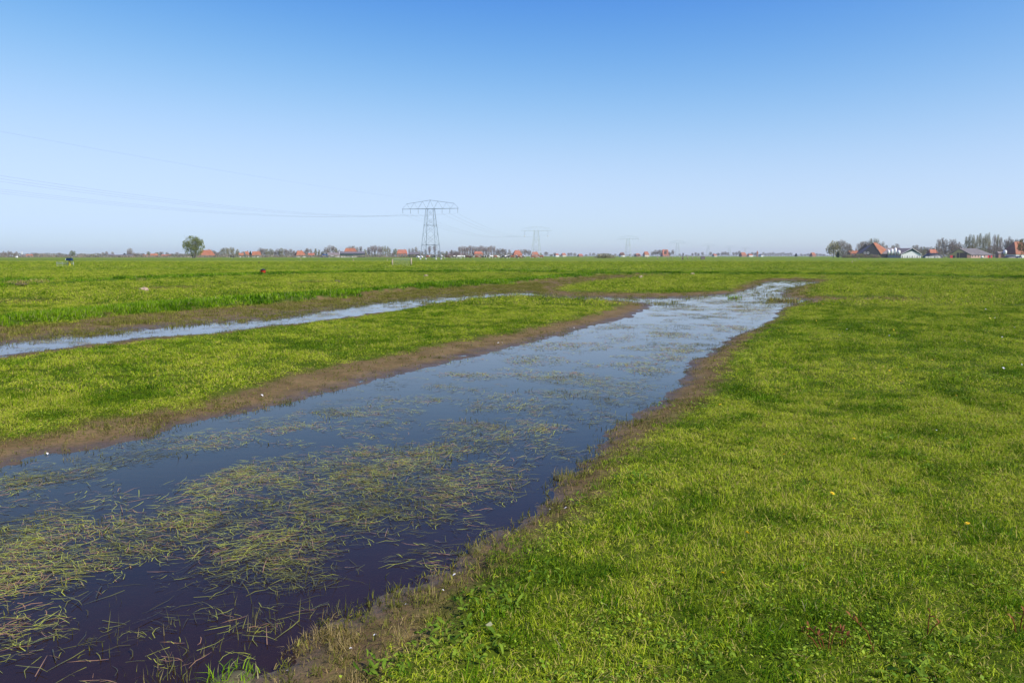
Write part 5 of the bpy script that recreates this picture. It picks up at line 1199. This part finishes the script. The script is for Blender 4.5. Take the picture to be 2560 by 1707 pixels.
# wrapped bale
p = at(42, 648, 600); m = MB(); m.tube([(-.75, 0, .62), (-.7, 0, .62), (.7, 0, .62), (.75, 0, .62)], [.5, .62, .62, .5], 16)
tag(m.build('wrapped_bale', white, None, True, loc=(p.x, 600, hz(p.x, 600))), 'white wrapped bale lying before the slender trees by the turbine', 'bale')
p = at(2455, 647, 560); m = MB(); m.tube([(-.75, 0, .62), (-.7, 0, .62), (.7, 0, .62), (.75, 0, .62)], [.5, .62, .62, .5], 16)
tag(m.build('wrapped_bale', white, None, True, loc=(p.x, 560, hz(p.x, 560))), 'white wrapped bale lying before the long side of the big barn', 'bale')
# red tub
X, D = G(658, 688, .1); zb = hz(X, D); o = empty('feed_tub', (X, D, zb), .3)
redt = plain('red_plastic', (0.62, 0.045, 0.012), 0.45, 0.08, 3)
m = MB(); m.lathe([(.14, 0.0), (.17, .03), (.19, .14), (.2, .24), (.21, .25)], 16); m.build('bucket', redt, o, True)
m = MB(); m.lathe([(.215, .25), (.215, .285), (.13, .34), (.05, .37)], 16); m.build('lid', blacktarp, o, True)
m = MB(); m.tube([(-.2, -.05, .2), (-.24, -.16, .14), (-.1, -.24, .1), (.1, -.24, .1), (.24, -.16, .14), (.2, -.05, .2)], .012, 5); m.build('handle', blacktarp, o)
tag(o, 'small bright red tub with black lid on the pasture', 'tub')

# soil clods
clodm = plain('dry_soil', (0.40, 0.29, 0.21), 0.95, 0.25, 12)
clodd = plain('dark_soil', (0.10, 0.085, 0.04), 0.95, 0.3, 12)
def clod(px, yb, wpx, hpx, mat, label, seed, zg=.05):
    X, D = G(px, yb, zg); zb = hz(X, D); r_ = wpx / 2 / F * D; h = hpx / F * D
    bm = bmesh.new(); bmesh.ops.create_icosphere(bm, subdivisions=3, radius=1.0)
    for v in bm.verts:
        n = mnoise.fractal(v.co * 1.7 + Vector((seed * 7.1, 0, 0)), 0.7, 2.0, 4); v.co *= 1 + .38 * n
        v.co = Vector((v.co.x * r_, v.co.y * r_ * .7, max(-.02, v.co.z * h * .9 + h * .15)))
    me = bpy.data.meshes.new('soil_clod'); bm.to_mesh(me); bm.free(); me.materials.append(mat)
    tag(link('soil_clod', me, None, None, (X, D, zb - .005)), label, 'clod')
clod(360, 729, 24, 9, clodm, 'pale soil lump on the bare strip of the left bank'.replace('left', 'far'), 1)
clod(1065, 692, 11, 6, clodm, 'small pinkish soil lump on the grassy bank by the ditch', 2, .1)
clod(1602, 696, 9, 7, clodm, 'pale soil lump at the end of the muddy tongue', 3)
clod(1731, 687, 11, 5, clodm, 'flat pale lump on the dark ditch bank', 4)
clod(725, 708, 7, 4, clodm, 'tiny pale lump in the grass below the red tub', 5)
clod(842, 709, 20, 8, clodd, 'dark olive soil hump on the bare patch beyond the side channel', 6)

# ------------------------------------------------------------------ tussocks in and beside the water
def tussock(px, py, wpx, hpx, n, mat, label, seed, z=WL, dead=0):
    X, D = G(px, py, z); zb = max(hz(X, D), WL - .02); w_ = wpx / 2 / F * D; h = hpx / F * D; r = random.Random(seed)
    me = blades_mesh('blades', n, 1.0, .7, 1.15, .02 * 1.0, .05, .5, seed, mat)
    v = np.empty(len(me.vertices) * 3); me.vertices.foreach_get('co', v); v = v.reshape(-1, 3)
    k = .35; v[:, :2] *= w_ * (1 - k * 0); v[:, 2] *= h; me.vertices.foreach_set('co', v.ravel())
    o = empty('grass_tussock', (X, D, zb)); link('blades', me, None, o)
    m = MB(); m.lathe([(w_ * .9, -.05), (w_ * .75, h * .12), (w_ * .3, h * .25), (w_ * .05, h * .28)], 12); m.build('root_mat', clodd, o, True)
    return tag(o, label, 'tussock')
tussock(1836, 746, 36, 11, 160, lushm, 'small green grass tussock standing in the wide bay of the channel', 601)
tussock(1958, 752, 84, 11, 260, marshm, 'wide olive grass tussock at the muddy corner of the bay', 602)
tussock(1405, 1195, 60, 34, 70, marshm, 'scruffy olive tussock at the shore halfway along the channel', 603)
tussock(1190, 1382, 55, 22, 60, marshm, 'low scruffy tussock at the shore below the clover edge'.replace('clover', 'turf'), 604)
tussock(1180, 869, 8, 12, 20, marshm, 'tiny dark tuft on the island shore', 605)
tussock(182, 1089 + 60, 50, 20, 40, marshm, 'sparse olive tuft in the shallows off the island mud', 606)
tussock(580, 1702, 150, 34, 110, lushm, 'matted green tussock lying at the near muddy shore', 607)
tussock(250, 884, 40, 14, 120, lushm, 'dark green tuft on the island beside the side channel', 608, z=0.02)
tussock(40, 716, 60, 12, 110, drym, 'bleached tuft of dead grass on the far ditch bank', 609, z=.1)
tussock(95, 712, 50, 12, 90, drym, 'bleached wispy tuft beside another dead tuft on the ditch bank', 610, z=.1)
tussock(355, 703, 26, 12, 50, drym, 'small straw tuft on the ditch bank above the pale lump', 611, z=.1)
tussock(1993, 696, 26, 8, 50, drym, 'straw coloured tuft on the rim of the bay', 612, z=.02)
tussock(2056, 695, 24, 9, 50, drym, 'pale straw tuft just past the tip of the bay', 613, z=.02)

# ------------------------------------------------------------------ broad-leaved weeds
def leaf_mesh(seed, L, W, mat, fold=.25):
    r = random.Random(seed); v = []; f = []; n = 6
    for k in range(n + 1):
        t = k / n; w_ = W * (math.sin(math.pi * min(1, t * .92 + .06)) ** .75) * (1 if k < n else 0.05); z = .18 * L * math.sin(t * 2.3) - .12 * L * t * t
        for s in (-1, 0, 1): v.append((L * t, s * w_ / 2 * (1 + r.uniform(-.12, .12)), z + (abs(s) * fold * w_ * .5) + (r.uniform(-.02, .02) * L if s else 0)))
    for k in range(n):
        for j in range(2): a = k * 3 + j; f.append((a, a + 1, a + 4, a + 3))
    me = bpy.data.meshes.new('leaf'); me.from_pydata(v, [], f); me.update(); shade_attr(me, [r.random()] * len(v)); me.materials.append(mat)
    me.polygons.foreach_set('use_smooth', [True] * len(f)); return me
weedm = foliage_material('weed_leaves', (0.10, 0.19, 0.012), (0.26, 0.36, 0.03), .3)
redm = foliage_material('sorrel_red', (0.22, 0.07, 0.025), (0.36, 0.16, 0.06), .25)
leaves = [leaf_mesh(700 + k, .075 + .012 * k, .030 + .004 * (k % 3), weedm) for k in range(5)]
rleaves = [leaf_mesh(720 + k, .05, .014, redm) for k in range(3)]
def weed(px, py, n, size, spread, label, seed):
    X, D = G(px, py, .03); zb = hz(X, D); o = empty('dock_plant', (X, D, zb)); r = random.Random(seed)
    for k in range(n):
        a = r.uniform(0, 6.28); q = spread * math.sqrt(r.random())
        link('leaf', leaves[r.randrange(5)], None, o, (q * math.cos(a), q * math.sin(a), r.uniform(.008, .03)), (r.gauss(0, .45), -r.uniform(.0, .7), r.uniform(0, 6.28)), [size * .46 * r.uniform(.6, 1.2)] * 3)
    return tag(o, label, 'weed')
weed(1225, 1495, 105, .85, 0.170, 'big bright broad-leaved weed patch at the turf edge, highest of the two', 1)
weed(1150, 1600, 135, .9, 0.204, 'big bright broad-leaved weed patch beside a pale leaf, lowest of the two', 2)
weed(965, 1665, 60, .8, 0.102, 'broad-leaved weed clump on the corner of turf by the straw grass', 3)
weed(1590, 1205, 51, .8, 0.170, 'leafy weed clump on the turf edge above the bend in the shore', 4)
weed(1470, 1250, 39, .75, 0.128, 'smaller leafy weed clump at the turf rim beside the mud', 5)
weed(2232, 1100, 39, .85, 0.119, 'isolated pale-leaved weed casting a dark shadow in the open turf', 6)
weed(1745, 1650, 75, .65, 0.153, 'round-leaved yellow-green weed in the short turf', 7)
weed(2300, 1690, 45, .95, 0.136, 'dark-shadowed dock rosette in the turf below the red sorrel', 8)
weed(2375, 1625, 36, .8, 0.111, 'dock rosette beside a reddish stalk in the turf', 9)
weed(2490, 945, 33, .9, 0.136, 'leafy weed next to the white feather scraps', 10)
weed(1700, 1010, 39, .9, 0.255, 'leafy weed patch at the turf rim near the narrow shore', 11)
weed(1360, 1440, 33, .7, 0.136, 'loose leafy weed between the turf and the big weed patch', 12)
weed(2330, 1180, 24, .7, 0.085, 'little leafy weed in the open turf below the pale-leaved weed', 13)
palel = MB(); palel.hull([(0, 0, .035), (.035, .01, .05), (.05, -.02, .045), (.02, -.035, .035), (0, 0, .038), (.035, .01, .053), (.05, -.02, .048), (.02, -.035, .038)], [(3, 2, 1, 0), (4, 5, 6, 7), (0, 1, 5, 4), (1, 2, 6, 5), (2, 3, 7, 6), (3, 0, 4, 7)])
X, D = G(1214, 1566, .04); tag(palel.build('dead_leaf', plain('pale_dead_leaf', (.42, .4, .2), .7, .1, 30), None, loc=(X, D, hz(X, D)), scale=(.6, .6, .8)), 'single pale dead leaf lying on the turf by the big weeds', 'leaf')
# red sorrel
def sorrel(px, py, stems, label, seed):
    X, D = G(px, py, .02); zb = hz(X, D); o = empty('sorrel_plant', (X, D, zb)); r = random.Random(seed)
    for dx, h, lean in stems:
        b = Vector((dx * .3, r.uniform(-.01, .01), -.01)); tip = Vector((dx + lean, r.uniform(-.02, .02), h)); mid = b.lerp(tip, .55) + Vector((-lean * .25, 0, .01))
        m = MB(); m.tube([b, mid, tip], [.0026, .0022, .0012], 5); s = m.build('stem', redm, o)
        for k in range(4):
            q = mid.lerp(tip, .35 + .2 * k); link('leaf', rleaves[k % 3], None, s, q, (r.gauss(0, .6), -r.uniform(.3, 1.2), r.uniform(0, 6.28)), [.55] * 3)
    return tag(o, label, 'sorrel')
sorrel(2066, 1628, [(-.07, .075, -.03), (-.045, .10, -.03), (-.02, .07, -.02), (.01, .11, .0), (.025, .105, .01)], 'cluster of reddish sorrel stems rising from the turf', 1)
sorrel(2194, 1638, [(-.02, .155, -.09)], 'single curved reddish stalk beside the sorrel cluster', 2)
sorrel(2316, 1600, [(0, .1, .01), (.02, .06, .02)], 'thin dark red sorrel above the dock rosette', 3)
sorrel(2545, 1590, [(0, .11, .01), (.03, .08, .03), (-.03, .07, -.01)], 'red sorrel tuft at the edge of the dark tall turf', 4)
sorrel(2105, 1625, [(0, .07, 0), (.015, .05, .01)], 'short lone red sorrel shoot between cluster and curved stalk', 5)

# ------------------------------------------------------------------ flowers and feathers
yel = plain('dandelion_yellow', (0.85, 0.60, 0.02), 0.6, 0.1, 30)
stemm = plain('flower_stem', (0.16, 0.22, 0.05), 0.6, 0.1, 30)
def dandelion_head():
    m = MB(); r = random.Random(3)
    for ring, n, rad, z in ((0, 16, 1.0, .1), (1, 13, .72, .28), (2, 9, .42, .4)):
        for k in range(n):
            a = 2 * math.pi * (k + .5 * ring) / n + r.uniform(-.1, .1); c, s = math.cos(a), math.sin(a); w_ = .16
            m.hull([(0, 0, z * .5), (c * rad * .6 - s * w_, s * rad * .6 + c * w_, z), (c * rad, s * rad, z + .08), (c * rad * .6 + s * w_, s * rad * .6 - c * w_, z)], [(0, 3, 2, 1)])
    return m.mesh('flower_head', yel)
DH = dandelion_head(); st = MB(); st.tube([(0, 0, -.01), (.004, 0, .03), (0, 0, .06)], [.0025, .002, .0025], 5); DS = st.mesh('stem', stemm)
fl = [(2214, 721), (2222, 722), (2033, 686), (2188, 780), (2195, 805.6), (2236, 824.6), (2234, 830), (1965, 803), (2025, 895), (2223, 933), (2334, 755), (2427, 741), (2378, 758), (2181, 685), (2041, 807), (2057, 766), (2160, 840),
      (2134, 1110), (1867, 1348), (2417, 1329), (1800, 1017), (1806, 1457), (901, 728), (250, 770), (1187, 710), (2266, 928), (1945, 828), (2475, 802), (2390, 1000), (2330, 905), (2080, 1250), (1325, 1438), (1960, 1150), (2250, 960)]
for i, (px, py) in enumerate(fl):
    X, D = G(px, py, .05); zb = hz(X, D); k = min(2.0, max(1.0, D / 16)); o = empty('dandelion', (X, D, zb), i * 1.3, (k, k, min(k, 1.6)))
    link('stem', DS, None, o); link('flower_head', DH, None, o, (0, 0, .058), (random.gauss(0, .25), random.gauss(0, .25), 0), [.017] * 3)
    beyond = px < 1500
    tag(o, 'yellow dandelion in bloom on the bank beyond the side channel' if beyond and py < 800 else 'small yellow dandelion in bloom in the broad open turf', 'dandelion', 'dandelions on the far bank' if beyond and py < 800 else 'dandelions in the open turf')
whitep = plain('white_petals', (0.66, 0.64, 0.63), 0.6, 0.05, 30)
m = MB()
for k in range(12):
    a = 2 * math.pi * k / 12; c, s = math.cos(a), math.sin(a); m.hull([(0, 0, 0), (c * .7 - s * .2, s * .7 + c * .2, .1), (c, s, .12), (c * .7 + s * .2, s * .7 - c * .2, .1)], [(0, 3, 2, 1)])
WH = m.mesh('petals', whitep); m = MB(); m.lathe([(.3, .02), (.28, .12), (.1, .18)], 8); WC = m.mesh('flower_centre', yel)
rf = random.Random(9)
wf = [(2273, 777), (2286, 784), (2322, 784), (2148, 808), (2172, 809), (2117, 831), (2106, 839), (2098, 845), (2476, 775), (2464, 777), (2430, 796), (2475, 799), (2487, 798), (2536, 823), (2485, 831), (2470, 834), (2223, 846), (2505, 850), (2412, 857), (2254, 706), (2330, 708)]
for i, (px, py) in enumerate(wf):
    X, D = G(px, py, .05); zb = hz(X, D); k = max(1.0, D / 14); o = empty('daisy', (X, D, zb), i, (k, k, 1.2))
    link('stem', DS, None, o); link('petals', WH, None, o, (0, 0, .055), (rf.gauss(0, .25), rf.gauss(0, .25), 0), [.013] * 3); link('flower_centre', WC, None, o, (0, 0, .056), None, [.011] * 3)
    tag(o, 'tiny white daisy in the open turf beyond the bay', 'daisy', 'daisies in the open turf')
def feather_mesh(seed):
    r = random.Random(seed); m = MB(); n = 7; pts = []
    for k in range(n + 1):
        t = k / n; w_ = .32 * math.sin(math.pi * min(1, t * .9 + .05)) ** .7; z = .25 * math.sin(t * 2.6) + .06
        pts.append([(t, -w_ * r.uniform(.7, 1.1), z + .07), (t, 0, z), (t, w_ * r.uniform(.7, 1.1), z + .09)])
    for a, b in zip(pts[:-1], pts[1:]):
        for j in range(2): m.quad(a[j], a[j + 1], b[j + 1], b[j])
    return m.mesh('feather', whitep)
FM = [feather_mesh(k) for k in range(3)]
ff = [(1021, 1501, 'white feather at the muddy shore above the straw grass', .05), (1369, 1257, 'white feather at the waterline beside the low mud spit', .06), (1412, 1268, 'white feather on the mud just above the waterline feather', .05), (1132, 1424, 'white feather at the rim of the little shore puddle', .05), (1110, 1475, 'small white feather on the mud by the weed patch', .04),
      (933, 1582, 'small white feather on the mud by the straw grass', .04), (883, 1610, 'upright white feather scrap in the straw grass', .05), (721, 1650, 'tiny white scrap deep in the straw grass', .03), (2510, 937, 'ragged white feather scraps lying in the turf', .16), (2553, 924, 'single white feather near the ragged feather scraps', .09), (2341, 1094, 'white feather tuft beside the pale-leaved weed', .06),
      (118, 1120, 'white fleck on the wide island mud bank', .07), (270, 1028, 'white feather on the island mud', .08), (330, 1035, 'small white scrap on the island mud', .07), (657, 987, 'white feather on the island mud where the bank narrows', .12), (1243, 855, 'white fleck on the island mud nearer the tip', .1), (1257, 854, 'second white fleck on the island mud nearer the tip', .1), (1436, 815, 'white fleck near the pointed end of the island', .1)]
for i, (px, py, lb, sz) in enumerate(ff):
    X, D = G(px, py, .0); zb = max(hz(X, D), WL) + (.03 if px > 2000 else .004)
    tag(link('feather', FM[i % 3], None, None, (X, D, zb), (rf.uniform(-.3, .3), rf.uniform(-.3, .1), rf.uniform(0, 6.28)), [sz * .38] * 3), lb, 'feather')
X, D = G(2446, 920, .03); clod(2446, 922, 7, 5, blacktarp, 'small dark dropping hole in the turf by the leafy weed'.replace(' hole', ''), 8)

# ------------------------------------------------------------------ air
m = MB(); m.box(-3600, 3600, -150, 3600, -1.5, 31.0)
o = m.build('haze', None); tag(o, kind='stuff', label='thin pale blue spring haze over the flat land')
hm = bpy.data.materials.new('haze'); hm.use_nodes = True; t = hm.node_tree; t.nodes.clear()
out = t.nodes.new('ShaderNodeOutputMaterial'); pv = t.nodes.new('ShaderNodeVolumePrincipled')
pv.inputs['Color'].default_value = (0.80, 0.88, 0.95, 1); pv.inputs['Density'].default_value = 0.00012; pv.inputs['Anisotropy'].default_value = 0.2
t.links.new(pv.outputs[0], out.inputs['Volume']); o.data.materials.append(hm)
#@@END@@
